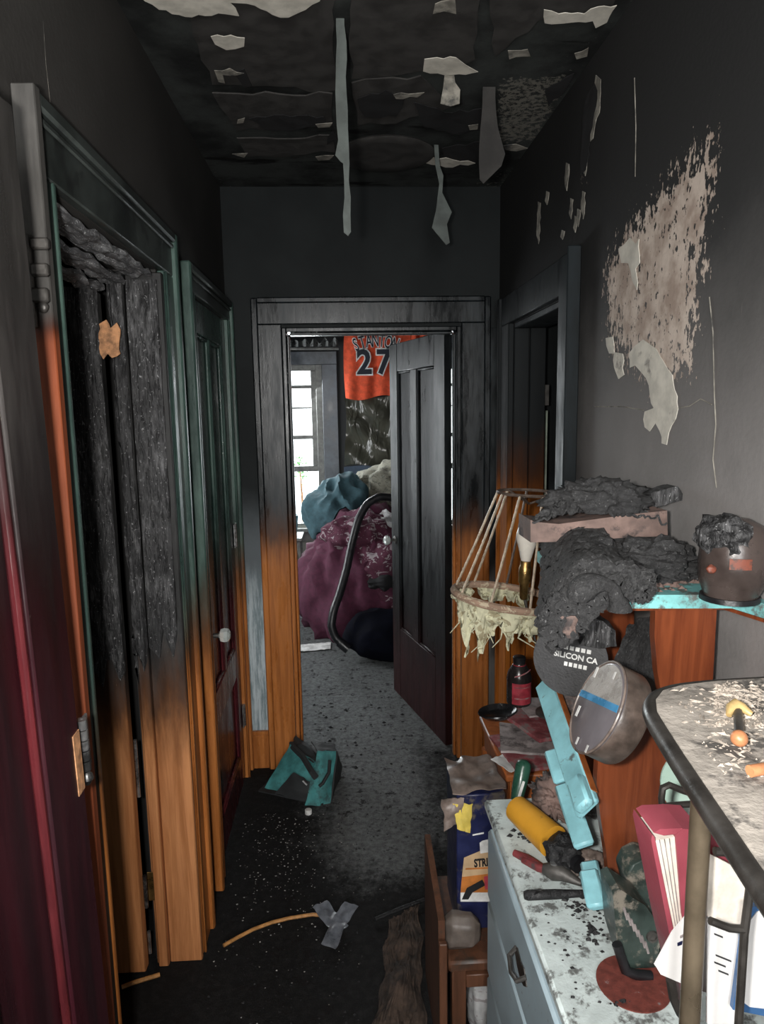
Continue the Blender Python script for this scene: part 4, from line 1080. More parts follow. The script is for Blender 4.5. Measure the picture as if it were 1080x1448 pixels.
for i, (a0, a1, hg) in enumerate(((3.25, 4.3, .21), (4.1, 5.4, .15), (5.2, 6.6, .15), (3.6, 5.0, .11), (.9, 2.0, .09), (2.2, 3.2, .05))):
    obj('melted_lining', B().grid(40, 12, lambda u, v, a0=a0, a1=a1, hg=hg, i=i: skirt(u, v, a0, a1, hg, i * 3.3), .005), 'shade_melt', lp, True)
for i in range(16):
    a = rnd.uniform(3.3, 6.4); s0 = rc + V((RB * .95 * math.cos(a), RB * .85 * math.sin(a), -.02 * math.cos(a) - .05)); L = rnd.uniform(.03, .09)
    obj('drip', B().tube([s0, s0 + V((rnd.uniform(-.02, .02), rnd.uniform(-.015, .015), -L * .5)), s0 + V((rnd.uniform(-.035, .035), 0, -L))], [.003, .002, .0012], 5), 'shade_melt', lp, True)
bc = at_y(745, 765, YL - .02)
sc_b = Matrix.Translation(bc) @ Matrix.Rotation(math.radians(3), 4, 'Y')
M['bulb'] = plain('opal_bulb', (.80, .76, .68), .25, var=.1, scale=12, dirt=(.35, .28, .2), dirt_amt=.1)
obj('bulb', B().lathe([(.013, -.055), (.016, -.045), (.022, -.02), (.0285, 0), (.030, .016), (.026, .034), (.014, .046), (.001, .049)], sc_b, 24), 'bulb', lp, True)
obj('socket', B().lathe([(.001, -.165), (.006, -.165), (.010, -.160), (.013, -.12), (.017, -.115), (.017, -.075), (.0145, -.07), (.0145, -.056), (.001, -.056)], sc_b, 20), 'brass', lp, True)
TZ = .692
obj('stem', B().tube([bc + V((-.004, 0, -.165)), V((bc.x + .075, bc.y - .01, TZ + .085))], .004, 10), 'soot_metal', lp, True)
obj('foot', B().lathe([(.001, 0), (.045, 0), (.045, .006), (.02, .016), (.008, .022), (.001, .022)], Matrix.Translation((bc.x + .075, bc.y - .01, TZ + .066)), 24), 'soot_metal', lp, True)
lp.location = (bc.x, bc.y, TZ)
for c_ in lp.children: adopt(c_, lp)

# --- side table behind the dresser with its litter
st = thing('side_table', 'orange-brown wooden side table with turned legs between dresser and doorway', 'table', (.53, 1.83, 0))
obj('tabletop', B().box(.392, .668, 1.645, 2.0, TZ - .02, TZ, .004), 'side_wood', st, True)
obj('apron', B().box(.405, .66, 1.655, 1.67, .597, TZ - .0205, .002), 'side_wood', st, True)
obj('apron', B().box(.405, .42, 1.6705, 1.985, .597, TZ - .0205, .002), 'side_wood', st, True)
for x, y in ((.412, 1.69), (.645, 1.69), (.412, 1.975), (.645, 1.975)):
    obj('leg', B().lathe([(.014, 0), (.012, .04), (.016, .2), (.013, .36), (.019, .38), (.012, .42), (.019, .46), (.015, .52), (.017, .5965)], Matrix.Translation((x, y, 0)), 14), 'side_wood', st, True)
M['pink_card'] = plain('singed_pink_card', (.30, .075, .085), .7, var=.5, scale=25, dirt=(.20, .18, .17), dirt_amt=.5, dirt_scale=25)
M['grey_card'] = plain('singed_grey_card', (.30, .265, .26), .75, var=.4, scale=30, dirt=(.06, .05, .05), dirt_amt=.35)
M['tray_black'] = plain('black_tray', (.012, .012, .013), .25, dirt=(.28, .27, .26), dirt_amt=.12, dirt_scale=30)
def slab(name, x0, x1, y0, y1, z, th, m, label, cat, rot=0, tilt=0, parent=None, bend=.0, group=None):
    mt = Matrix.Translation(((x0 + x1) / 2, (y0 + y1) / 2, z + th / 2)) @ Matrix.Rotation(rot, 4, 'Z') @ Matrix.Rotation(tilt, 4, 'Y')
    b = B(); n_ = 10
    b.grid(n_, n_, lambda u, v: mt @ V(((u - .5) * (x1 - x0), (v - .5) * (y1 - y0), bend * ((u - .5) ** 2 * 4) + .004 * noise.noise(V((u * 4, v * 4, z * 50))) + th / 2)), th)
    o = obj(name, b, m, parent, True)
    if label: tag(o, label, cat, group)
    return o
slab('magazine', .405, .56, 1.66, 1.86, TZ + .003, .008, 'pink_card', 'singed pink magazine at the bottom of the side table litter', 'magazine', .15)
slab('folded_paper', .41, .60, 1.70, 1.87, TZ + .020, .006, 'grey_card', 'singed grey folded paper above the pink magazine on the side table', 'paper', -.2, .03)
slab('magazine', .46, .65, 1.76, 1.97, TZ + .034, .010, 'pink_card', 'second singed pink magazine lying askew behind the grey paper', 'magazine', .35, .05)
slab('folded_paper', .50, .66, 1.86, 1.985, TZ + .052, .005, 'grey_card', 'pale singed paper at the back of the side table beside the bottle', 'paper', .1, .04)
ty = thing('black_tray', 'shiny black oval tray overhanging the left edge of the side table', 'tray', (.43, 1.93, TZ))
_t = at_y(712, 1024, 1.90)
obj('tray_dish', B().lathe([(.001, 0), (.055, 0), (.074, .012), (.078, .013), (.076, .017), (.054, .005), (.001, .005)], Matrix.Translation((_t.x - .022, 1.88, TZ + .052)) @ Matrix.Rotation(-.10, 4, 'Y') @ Matrix.Diagonal((.72, .6, 1, 1)), 30), 'tray_black', ty, True)
_w = at_y(683, 1066, 1.72)
slab('white_envelope', .385, .435, 1.66, 1.74, TZ + .004, .002, 'white_print', 'small white envelope at the front left corner of the side table', 'envelope', .5)
# bottle
M['bottle_black'] = plain('dark_bottle', (.022, .018, .018), .25, dirt=(.10, .09, .09), dirt_amt=.2)
M['bottle_label'] = plain('dark_red_label', (.30, .030, .045), .45, var=.4, scale=30, dirt=(.03, .02, .02), dirt_amt=.3)
_b = at_y(733, 1018, 1.945); bz = TZ + .005
bo = thing('dark_bottle', 'black plastic bottle with a dark red label on the side table', 'bottle', (_b.x, 1.945, TZ))
hb_ = at_y(733, 926, 1.945).z - bz
bmx = Matrix.Translation((_b.x, 1.945, TZ + .058))
hh = at_y(733, 928, 1.945).z - TZ - .058
obj('bottle_body', B().lathe([(.001, 0), (.032, 0), (.036, .006), (.036, hh - .075), (.037, hh - .068), (.033, hh - .048), (.020, hh - .026), (.017, hh - .022), (.017, hh - .018), (.001, hh - .018)], bmx, 28), 'bottle_black', bo, True)
obj('screw_cap', B().lathe([(.018, hh - .0178), (.0185, hh - .002), (.016, hh), (.001, hh)], bmx, 24), 'black_plastic', bo, True)
obj('neck_band', B().lathe([(.0185, hh - .030), (.0195, hh - .029), (.0195, hh - .024), (.0185, hh - .023)], bmx, 24), 'bottle_label', bo, True)
def lw(u, v): a = 3.9 + 1.75 * u; return V((_b.x + math.cos(a) * .0368, 1.945 + math.sin(a) * .0368, TZ + .068 + (hh - .082) * v))
obj('label', B().grid(14, 4, lw, .0006), 'bottle_label', bo)
for z_, m_ in ((.085, 'label_orange'), (.118, 'label_orange'), (.150, 'label_orange')):
    def ls(u, v, z_=z_): a = 4.1 + 1.4 * u; return V((_b.x + math.cos(a) * .0376, 1.945 + math.sin(a) * .0376, TZ + z_ + .004 * v + .02 * u * (z_ > .14)))
    obj('label_stripe', B().grid(10, 1, ls, .0005), 'pink_card', bo)

# --- low stool with a paint-stripper style carton, behind the dresser's far end
sl = thing('low_stool', 'dark brown low wooden stool on the floor at the far end of the dresser', 'stool', (.29, 1.68, 0))
SZT = .285
obj('seat', B().box(.225, .385, 1.515, 1.84, SZT - .03, SZT, .006), 'stool_wood', sl, True)
for x in (.235, .345):
    for y in (1.525, 1.80): obj('leg', B().box(x, x + .035, y, y + .032, 0, SZT - .0305, .003), 'stool_wood', sl, True)
for y in (1.53, 1.805): obj('stretcher', B().box(.2705, .3445, y, y + .02, .20, .235, .002), 'stool_wood', sl, True)
lb = thing('leaning_board', 'narrow brown board leaning upright against the left side of the stool', 'board', (.21, 1.60, 0))
_p = [at_y(606, 1192, 1.66), at_y(622, 1210, 1.66), at_y(628, 1330, 1.60), at_y(634, 1447, 1.53), at_y(612, 1447, 1.53), at_y(606, 1330, 1.60)]
b = B(); b.prism([(.200, 1.50, .001), (.200, 1.515, .40), (.200, 1.80, .44), (.200, 1.80, .001)], (.016, 0, 0)); 
obj('board', b, 'stool_wood', lb); obj('board_edge', B().box(.1985, .2175, 1.485, 1.4995, .001, .36, .002), 'stool_wood', lb)
M['carton_blue'] = plain('navy_carton', (.012, .016, .062), .4, dirt=(.10, .085, .07), dirt_amt=.3, dirt_scale=14)
M['carton_tan'] = plain('tan_carton_print', (.52, .36, .21), .5, var=.15)
M['carton_orange'] = plain('orange_carton_print', (.50, .17, .035), .5)
M['yellow_print'] = plain('yellow_paper', (.68, .52, .10), .55, var=.3)
M['dusty_plastic'] = plain('dusty_brown_film', (.18, .14, .12), .35, var=.5, scale=25)
M['red_print'] = plain('red_print', (.50, .06, .09), .5)
YC = 1.62
ct = thing('blue_carton', 'navy and tan cardboard carton with orange band standing on the low stool', 'carton', (.32, 1.67, SZT))
c00 = at_y(652, 1274, YC); cx0, cx1 = .262, .385
cz1 = at_y(640, 1125, YC).z
obj('carton_body', B().box(cx0, cx1, YC, YC + .17, SZT + .001, cz1, .003), 'carton_blue', ct, True)
fx0 = at_y(655, 1220, YC).x
def face(name, px, m, dy=.0012): 
    return obj(name, B().prism([at_y(x, y, YC - dy) for x, y in px], (0, .0008, 0)), m, ct)
face('tan_panel', [(656, 1213), (692, 1198), (704, 1194), (704, 1240), (653, 1240)], 'carton_tan')
face('orange_band', [(653, 1240.5), (704, 1234), (704, 1262), (651, 1262)], 'carton_orange', .0018)
face('white_panel', [(651, 1262.5), (704, 1255), (704, 1275), (651, 1275)], 'white_print')
face('badge', [(678, 1192), (682, 1189), (704, 1184), (704, 1203), (679, 1207)], 'white_print', .003)
face('dark_loop', [(653, 1272), (660, 1256), (682, 1244), (686, 1252), (668, 1262), (662, 1272)], 'black', .003)
face('red_spot', [(684, 1240), (700, 1236), (700, 1256), (686, 1258)], 'red_print', .0034)
text('lettering', 'STRIPS', .030, frame(at_y(685, 1220, YC - .003), (1, 0, .05), (-.05, 0, 1)), 'black', ct, .0004, .0012, .62)
face('small_print_line', [(658, 1228), (700, 1226), (700, 1228), (658, 1230)], 'carton_orange', .003)
face('white_line', [(668, 1180), (684, 1177), (684, 1179), (668, 1182)], 'white_print', .003)
yf = obj('yellow_flap', quadsheet(at_y(640, 1136, YC - .004), at_y(668, 1136, YC - .004), at_y(664, 1178, YC - .010), at_y(646, 1172, YC - .012), 10, .006, 3, .002), 'yellow_print', ct, True)
obj('dusty_film', quadsheet(V((cx0 - .012, YC - .01, cz1 + .012)), V((cx1, YC - .01, cz1 + .02)), V((cx1, YC + .17, cz1 + .010)), V((cx0 - .006, YC + .17, cz1 + .012)), 14, .014, 5, .003), 'dusty_plastic', ct, True)
obj('film_fold', quadsheet(at_y(624, 1130, YC - .006), at_y(656, 1128, YC - .006), at_y(652, 1160, YC - .006), at_y(628, 1176, YC - .004), 10, .008, 15, .002), 'dusty_plastic', ct, True)
o = obj('white_paper', quadsheet(at_y(634, 1134, 1.80), at_y(690, 1128, 1.80), at_y(682, 1118, 1.83), at_y(644, 1112, 1.83), 8, .003, 9, .002), 'white_print', None, True)
tag(o, 'sheet of white paper tucked behind the blue carton', 'paper')
M['dusty_cushion'] = plain('dusty_grey_vinyl', (.13, .105, .09), .5, var=.4, scale=14)
gp = at_y(655, 1302, 1.56)
bq = B(); bq.box(-.047, .047, -.03, .03, 0, .085, .02, Matrix.Translation((gp.x - .006, 1.568, SZT + .001)) @ Matrix.Rotation(-.06, 4, 'X') @ Matrix.Rotation(.05, 4, 'Y'))
bmesh.ops.subdivide_edges(bq.bm, edges=list(bq.bm.edges), cuts=3, use_grid_fill=True)
for v in bq.bm.verts: v.co += V((1, 1, .3)) * .006 * noise.noise(v.co * 22)
o = obj('dusty_pouch', bq, 'dusty_cushion', None, 'all')
tag(o, 'dusty grey-brown vinyl pouch on the stool in front of the blue carton', 'pouch')
o = obj('white_bundle', B().blob((.315, 1.60, .10), (.03, .05, .10), 8, .2, 4, 4, .06, None, .001), 'grey_cloth', None, 'all')
tag(o, 'whitish cloth bundle on the floor under the low stool', 'bundle')
# --- fallen turquoise strips leaning across the dresser
def beam(name, p0, p1, w_, t_, m, label, cat, roll=(0, 0, 1), parent=None, cap=True):
    p0, p1 = V(p0), V(p1); d = (p1 - p0); L = d.length; x = d.normalized(); s_ = x.cross(V(roll)).normalized(); n_ = s_.cross(x)
    mt = Matrix((x, s_, n_)).transposed().to_4x4(); mt.translation = p0
    b = B().box(0, L, -w_ / 2, w_ / 2, 0, t_, .004, mt)
    o = obj(name, b, m, parent, True)
    if label: tag(o, label, cat)
    return o, mt, L
ba = thing('turquoise_board', 'long turquoise painted board leaning down onto the dresser from behind', 'board', at_y(838, 1180, 1.22))
p0 = at_y(774, 966, 1.40); p1 = at_y(836, 1148, 1.08)
o, mt, L = beam('board', p0, p1, .050, .016, 'turquoise', None, None, (-.75, -.5, .35), ba)
obj('end_block', B().box(L - .050, L + .012, -.027, .008, .0165, .036, .005, mt), 'turquoise', ba, True)
obj('raw_edge', B().box(.0, L - .02, -.0275, -.0255, .002, .016, 0, mt), 'side_wood', ba)
bb_ = thing('turquoise_strip', 'broken turquoise strip lying on the dresser below the leaning board', 'strip', at_y(848, 1280, 1.13))
q0 = at_y(782, 1062, 1.36); q1 = at_y(797, 1108, 1.30); q2 = at_y(828, 1200, 1.16); q3 = at_y(849, 1288, 1.055)
q3.z = max(q3.z, DZ + .012); q2.z = max(q2.z, DZ + .03)
beam('strip', q0, q1, .036, .014, 'turquoise', None, None, (-.4, -.5, .7), bb_)
beam('strip', q1 + (q2 - q1) * .05, q2, .038, .014, 'turquoise', None, None, (-.4, -.5, .7), bb_)
o, mt, L = beam('strip', q2 + (q3 - q2) * .25, q3, .032, .012, 'turquoise', None, None, (-.3, -.5, .7), bb_)
obj('end_block', B().box(L - .06, L + .006, -.012, .020, .0142, .028, .004, mt), 'turquoise', bb_, True)
# round tin with a clear lid, and the abrasive discs behind it
M['lid_grey'] = plain('greyed_lid', (.19, .175, .19), .22, var=.25, scale=5)
M['lid_light'] = plain('pale_lid_half', (.36, .335, .31), .3, var=.15, scale=40)
M['lid_blue'] = plain('blue_band', (.05, .27, .52), .3)
M['tin_side'] = plain('sooty_brown_plastic', (.10, .075, .062), .4, var=.5, scale=30)
rc_ = at_y(846, 1000, 1.035)
_v = ray(846, 1000).normalized()
_e1 = CM.col[0] - _v * _v.dot(CM.col[0]); _e1.normalize()
_e2 = _v.cross(_e1).normalized()
if _e2.z > 0: _e2 = -_e2
ln = (-_v * .43 + (_e1 * -.894 + _e2 * -.447) * .903).normalized()
up_ = (_e1 * .447 - _e2 * .894); up_ = (up_ - ln * ln.dot(up_)).normalized()
sx_ = up_.cross(ln).normalized()
lm = Matrix((sx_, up_, ln)).transposed().to_4x4(); lm.translation = rc_
RL = .076
tn = thing('round_tin', 'round grey lidded reel with a bright blue band leaning on the wooden hutch', 'reel', rc_ - V((0, 0, RL)))
obj('reel_body', B().lathe([(.001, -.045), (RL * .97, -.045), (RL, -.04), (RL, -.006), (RL * .97, -.002), (.001, -.002)], lm, 44), 'tin_side', tn, True)
obj('lid', B().lathe([(RL * .98, -.0019), (RL * .99, .002), (RL * .95, .004), (.001, .004)], lm, 44), 'lid_grey', tn, True)
obj('rim', B().ring([lm @ V((RL * math.cos(k * math.pi / 24), RL * math.sin(k * math.pi / 24), .003)) for k in range(48)], .0022, 6), 'dusty_plastic', tn, True)
def seg_poly(y0, y1, z):
    out = []
    for k in range(25): 
        a0 = math.asin(max(-1, min(1, y0 / RL))); a1 = math.asin(max(-1, min(1, y1 / RL)))
        a = a0 + (a1 - a0) * k / 24; out.append((math.cos(a), math.sin(a)))
    pts = [V((x * RL * .93, y * RL * .93, z)) for x, y in out] + [V((-x * RL * .93, y * RL * .93, z)) for x, y in reversed(out)]
    return [lm @ p for p in pts]
obj('pale_half', B().prism(seg_poly(.016, RL * .99, .0045), ln * .0006), 'lid_light', tn)
obj('blue_band', B().prism(seg_poly(.004, .016, .005), ln * .0008), 'lid_blue', tn)
for a, b_, s in ((-.045, .05, 3), (.02, .055, 2), (-.05, -.02, 3), (-.01, -.062, 2), (.03, -.065, 2)):
    obj('print_mark', B().box(a - .004 * s / 3, a + .004 * s / 3, b_ - .003 * s, b_ + .003 * s, .0058, .0064, 0, lm), 'white_print', tn)
M['disc_black'] = plain('black_abrasive', (.028, .028, .030), .5, var=.3, scale=60)
dc = at_y(806, 932, 1.30)
dn_ = V((-.45, -.85, .15)).normalized(); du = V((.15, .1, 1)); du = (du - dn_ * dn_.dot(du)).normalized(); dx_ = du.cross(dn_).normalized()
dm = Matrix((dx_, du, dn_)).transposed().to_4x4(); dm.translation = dc
dd = thing('sanding_disc', 'dark grey sanding disc pack with white lettering behind the round reel', 'sanding disc', dc - V((0, 0, .07)))
obj('disc', B().lathe([(.001, -.004), (.072, -.004), (.072, .002), (.001, .002)], dm, 40), 'disc_black', dd, True)
text('lettering', 'SILICON CA', .0155, dm @ Matrix.Translation((.010, .006, .003)), 'white_print', dd, .0004, .0004)
for y, w2 in ((.022, .026), (-.010, .022)): 
    for k in range(5): obj('print_mark', B().box(.012 - w2 + k * w2 * .42, .012 - w2 + k * w2 * .42 + w2 * .3, y - .004, y + .004, .0025, .0032, 0, dm), 'white_print', dd)
o = obj('abrasive_sheet', quadsheet(at_y(868, 935, 1.30), at_y(925, 965, 1.22), at_y(924, 868, 1.26), at_y(890, 882, 1.36), 14, .01, 33, .003), 'char_foam', None, True)
tag(o, 'dark speckled abrasive sheet curled between the reel and the wooden side panel', 'sheet')
o = obj('charred_block', B().prism([at_y(x, y, 1.24) for x, y in ragged([(820, 912), (834, 876), (852, 878), (870, 892), (872, 914), (846, 917)], 8, 1.5, 2)], (.01, .06, 0)), 'char', None)
tag(o, 'charred wedge of wood under the drooping foam pad', 'charred wood')
o = obj('rubble_nest', B().blob(at_y(806, 1005, 1.38), (.045, .045, .07), 13, .3, 5, 4, .15), 'clay', None, 'all')
tag(o, 'brown shredded debris packed between the reel and the leaning turquoise board', 'debris')
# --- tools and litter on the dresser top
M['yellow'] = plain('yellow_tube_plastic', (.62, .30, .030), .4, var=.15, scale=12, dirt=(.14, .09, .03), dirt_amt=.28, dirt_scale=16)
cg = thing('yellow_tube', 'yellow plastic tube with a burnt black end lying on the dresser top', 'tube', at_y(760, 1175, 1.3))
y0 = at_y(728, 1140, 1.42); y1 = at_y(778, 1190, 1.27); y0.z = DZ + .045; y1.z = DZ + .040
y0 = at_z(729, 1142, DZ + .045); y1 = at_z(782, 1190, DZ + .040); dv = (y1 - y0).normalized()
obj('barrel', B().tube([y0, y0 + dv * .004, y0 + (y1 - y0) * .5, y1], [.024, .028, .031, .033], 22), 'yellow', cg, True)
ye = y1 + dv * .034
obj('burnt_end', B().blob(ye, (.037, .037, .034), 3, .3, 5, 4, .12), 'char_dark', cg, True)
obj('nozzle_stub', B().tube([ye + dv * .02, ye + dv * .045], [.018, .016], 14), 'black_plastic', cg, True)
M['green_plastic'] = plain('dark_green_plastic', (.022, .075, .050), .3, var=.3, scale=20, dirt=(.05, .05, .05), dirt_amt=.2)
sdv = thing('screwdriver', 'dark green tool handle standing upright behind the yellow tube', 'tool', at_y(735, 1130, 1.46))
g0 = at_y(730, 1132, 1.46); g1 = at_y(741, 1078, 1.49)
obj('handle', B().tube([g0, g0.lerp(g1, .3), g0.lerp(g1, .9), g1, g1 + (g1 - g0).normalized() * .006], [.013, .016, .018, .015, .006], 14), 'green_plastic', sdv, True)
obj('white_stripe', B().tube([g0.lerp(g1, .1) + V((-.002, -.0155, 0)), g0.lerp(g1, .6) + V((.002, -.0165, 0))], .0035, 6), 'white_print', sdv, True)
obj('shank', B().tube([g0, V((g0.x - .01, g0.y - .01, DZ + .004))], .005, 8), 'steel', sdv, True)
M['red_grip'] = plain('sooty_red_grip', (.16, .030, .032), .5, var=.5, scale=30, dirt=(.05, .04, .04), dirt_amt=.4, dirt_scale=40)
pl = thing('pliers', 'sooty pliers with dark red grips on the dresser in front of the yellow tube', 'pliers', at_z(760, 1225, DZ))
k0 = at_z(727, 1206, DZ + .012); k1 = at_z(768, 1228, DZ + .014); k2 = at_z(798, 1236, DZ + .016); k3 = at_z(822, 1250, DZ + .012)
obj('grip', B().tube([k0, k0.lerp(k1, .5) + V((0, .004, 0)), k1], [.007, .0095, .008], 10), 'red_grip', pl, True)
obj('grip', B().tube([k0 + V((.012, -.022, 0)), k0.lerp(k1, .6) + V((.01, -.017, 0)), k1 + V((.008, -.006, .0))], [.007, .009, .008], 10), 'red_grip', pl, True)
obj('jaw', B().tube([k1, k1.lerp(k2, .5), k2, k3], [.010, .018, .014, .005], 10), 'soot_metal', pl, True)
obj('pivot', B().lathe([(.001, 0), (.008, 0), (.008, .003), (.001, .004)], Matrix.Translation(k1.lerp(k2, .5) + V((0, 0, .016))), 12), 'steel', pl, True)
heap('melted_lump', at_z(800, 1215, DZ + .018), (.024, .035, .02), 'dusty_cushion', 'greyish melted lump beside the pliers jaws on the dresser', 'lump', 51, .4, 6, .15, None, DZ + .001, (50, .008))
heap('ash_pile', at_z(784, 1128, DZ + .03), (.042, .06, .032), 'clay', 'pile of pinkish ash and scraps behind the yellow tube', 'ash', 53, .35, 7, .2, None, DZ + .001, (60, .012))
heap('rag_scrap', at_z(832, 1222, DZ + .03), (.022, .032, .02), 'dusty_plastic', 'brownish burnt rag draped over the broken turquoise strip', 'rag', 55, .35, 6, .12, None, DZ + .001, (50, .01))
cs = thing('charred_chisel', 'charred black tool handle lying straight across the dresser top', 'tool', at_z(790, 1265, DZ))
h0 = at_z(741, 1266, DZ + .010); h1 = at_z(828, 1263, DZ + .010)
obj('handle', B().tube([h0, h0 + (h1 - h0) * .06, h0 + (h1 - h0) * .5, h1], [.007, .0095, .009, .006], 10), 'char_dark', cs, True)
M['red_disc'] = plain('red_brown_abrasive', (.155, .034, .024), .85, var=.3, scale=80, dirt=(.22, .2, .2), dirt_amt=.1, dirt_scale=40)
rd = at_z(888, 1390, DZ + .002)
o = obj('red_sanding_disc', B().lathe([(.001, 0), (.056, 0), (.056, .002), (.001, .002)], Matrix.Translation((rd.x + .008, rd.y, DZ + .001)), 36), 'red_disc', None, True)
tag(o, 'red-brown round sanding disc lying flat on the dresser top', 'sanding disc')
dl = thing('dresser_debris', 'black char crumbs and flakes scattered on the chalky dresser top', 'debris', (.45, 1.1, DZ)); stuff(dl)
b = B(); r_ = random.Random(9)
spots = [((852, 1300), 22, 34), ((838, 1320), 12, 18), ((822, 1280), 10, 26), ((740, 1180), 14, 16), ((770, 1290), 40, 40), ((740, 1150), 10, 20), ((880, 1420), 6, 10), ((800, 1345), 45, 24), ((820, 1420), 40, 16)]
for (sx1, sy1), sp, n_ in spots:
    for i in range(n_):
        p = at_z(sx1 + r_.gauss(0, sp), sy1 + r_.gauss(0, sp * .5), DZ)
        if not (DX0 < p.x < .66 and DY0 < p.y < DY1): continue
        s = r_.uniform(.0012, .0065) * (1.3 if sp < 15 else .8); a = r_.uniform(0, 6)
        vs = [b.bm.verts.new(p + V((math.cos(a + k * 1.57) * s, math.sin(a + k * 1.57) * s * .7, .0004))) for k in range(4)]
        t_ = b.bm.verts.new(p + V((0, 0, s * .8)))
        for k in range(4): b.bm.faces.new((vs[k], vs[(k + 1) % 4], t_))
stuff(obj('crumbs', b, 'char_dark', dl))
# warped dark green power tool
M['tool_green'] = plain('melted_dark_green_casing', (.032, .048, .042), .35, var=.7, scale=14, dirt=(.26, .23, .19), dirt_amt=.42, dirt_scale=22)
pt = thing('melted_tool', 'melted dark green and black power tool propped beside the red binder', 'tool', at_y(905, 1390, 1.0))
YT = .98
def tool_prof(px, Y, d, name, m, amp=.004, bev=.008):
    b = B(); b.prism([at_y(x, y, Y) for x, y in px], (0, d, 0))
    for v in b.bm.verts: v.co.z = max(v.co.z, DZ + .007)
    o = obj(name, b, m, pt, True)
    md = o.modifiers.new('bevel', 'BEVEL'); md.width = bev; md.segments = 3; md.limit_method = 'ANGLE'
    return o
tool_prof([(866, 1262), (876, 1257), (892, 1268), (912, 1280), (926, 1300), (933, 1325), (932, 1345), (926, 1362), (940, 1385), (946, 1405), (920, 1408), (900, 1392), (884, 1372), (872, 1330)], YT, .055, 'casing', 'tool_green')
tool_prof([(885, 1240), (893, 1224), (912, 1214), (922, 1216), (934, 1270), (940, 1320), (932, 1318), (915, 1282), (892, 1266)], YT + .06, .05, 'rear_housing', 'tool_green')
for k in range(7):
    pa = at_y(882 + k * 5.0, 1284 + k * 8, YT - .002); obj('vent_rib', B().tube([pa, pa + V((.006, 0, -.020))], .0022, 6), 'grey_card', pt, True)
kb = at_y(934, 1389, YT - .003); km = Matrix.Translation(kb) @ Matrix.Rotation(math.radians(90), 4, 'X')
obj('button', B().lathe([(.001, 0), (.0075, 0), (.007, .004), (.001, .005)], km, 16), 'bulb', pt, True)
kb = at_y(922, 1324, YT - .001); km = Matrix.Translation(kb) @ Matrix.Rotation(math.radians(90), 4, 'X')
obj('screw_boss', B().lathe([(.001, .001), (.006, .001), (.006, .004), (.009, .004), (.010, 0), (.001, 0)], km, 18), 'soot_metal', pt, True)
obj('front_guard', B().tube([at_y(872, 1335, YT - .01), at_y(884, 1372, YT - .014), at_y(898, 1378, YT - .014), at_y(920, 1380, YT - .012)], .008, 10), 'black_plastic', pt, True)

# --- baker's rack in the right foreground
M['rack_metal'] = plain('sooty_brass_tube', (.24, .19, .13), .34, .65, var=.3, scale=16)
M['rack_dark'] = plain('dark_rack_metal', (.060, .055, .050), .4, .5, scale=30)
M['ash_board'] = plain('ash_strewn_board', (.37, .335, .295), .85, var=.35, scale=18, dirt=(.07, .065, .06), dirt_amt=.42, dirt_scale=20, bump=.6)
RZ = 1.285
rk = thing('bakers_rack', 'metal rack with a rounded ash-strewn shelf and tube posts in right foreground', 'rack', (.48, .55, 0))
outl = [(.262, .20), (.297, .45), (.322, .62), (.338, .715), (.350, .745), (.370, .770), (.398, .783), (.45, .792), (.66, .800), (.66, .20)]
obj('shelf_board', B().prism([(x, y, RZ - .012) for x, y in outl], (0, 0, .012)), 'ash_board', rk)
rim = [V((x - .004, y + .003, RZ - .010)) for x, y in outl[:9]]
fin = []
for i in range(len(rim) - 1):
    for k in range(4): fin.append(rim[i].lerp(rim[i + 1], k / 4))
fin.append(rim[-1])
for _ in range(2): fin = [fin[0]] + [(fin[i - 1] + fin[i] * 2 + fin[i + 1]) / 4 for i in range(1, len(fin) - 1)] + [fin[-1]]
obj('rim', B().tube(fin, .010, 10), 'rack_dark', rk, True)
pxp = at_y(988, 1200, .62).x
post_top = RZ - .022
obj('post', B().tube([(pxp, .62, 0), (pxp, .62, post_top)], .0102, 16), 'rack_metal', rk, True)
obj('post', B().tube([(.655, .62, 0), (.655, .62, post_top)], .0102, 16), 'rack_metal', rk, True)
for x, y in ((.30, .24), (.655, .24)): obj('post', B().tube([(x, y, 0), (x, y, post_top)], .0102, 12), 'rack_metal', rk, True)
def wire(pts, r=.0042): obj('wire', B().tube(pts, r, 8), 'rack_dark', rk, True)
YWR = .765
wire([at_y(x, y, YWR) for x, y in ((937, 1156), (935, 1128), (937, 1114), (946, 1110), (965, 1118), (990, 1126))])
wire([at_y(x, y, YWR) for x, y in ((940, 1140), (960, 1138), (990, 1136))], .004)
wire([at_y(x, y, .60) for x, y in ((1010, 1204), (1050, 1206), (1066, 1196), (1062, 1240), (1052, 1320), (1044, 1448), (1042, 1500))])
wire([at_y(x, y, .60) for x, y in ((1004, 1302), (1030, 1312), (1052, 1314))], .004)
wire([at_y(x, y, .684) for x, y in ((948, 1385), (952, 1410), (962, 1432), (978, 1452), (995, 1470))], .0055)
LZ = .70
obj('lower_shelf', B().box(.325, .655, .22, .80, LZ - .012, LZ, .004), 'rack_dark', rk, True)
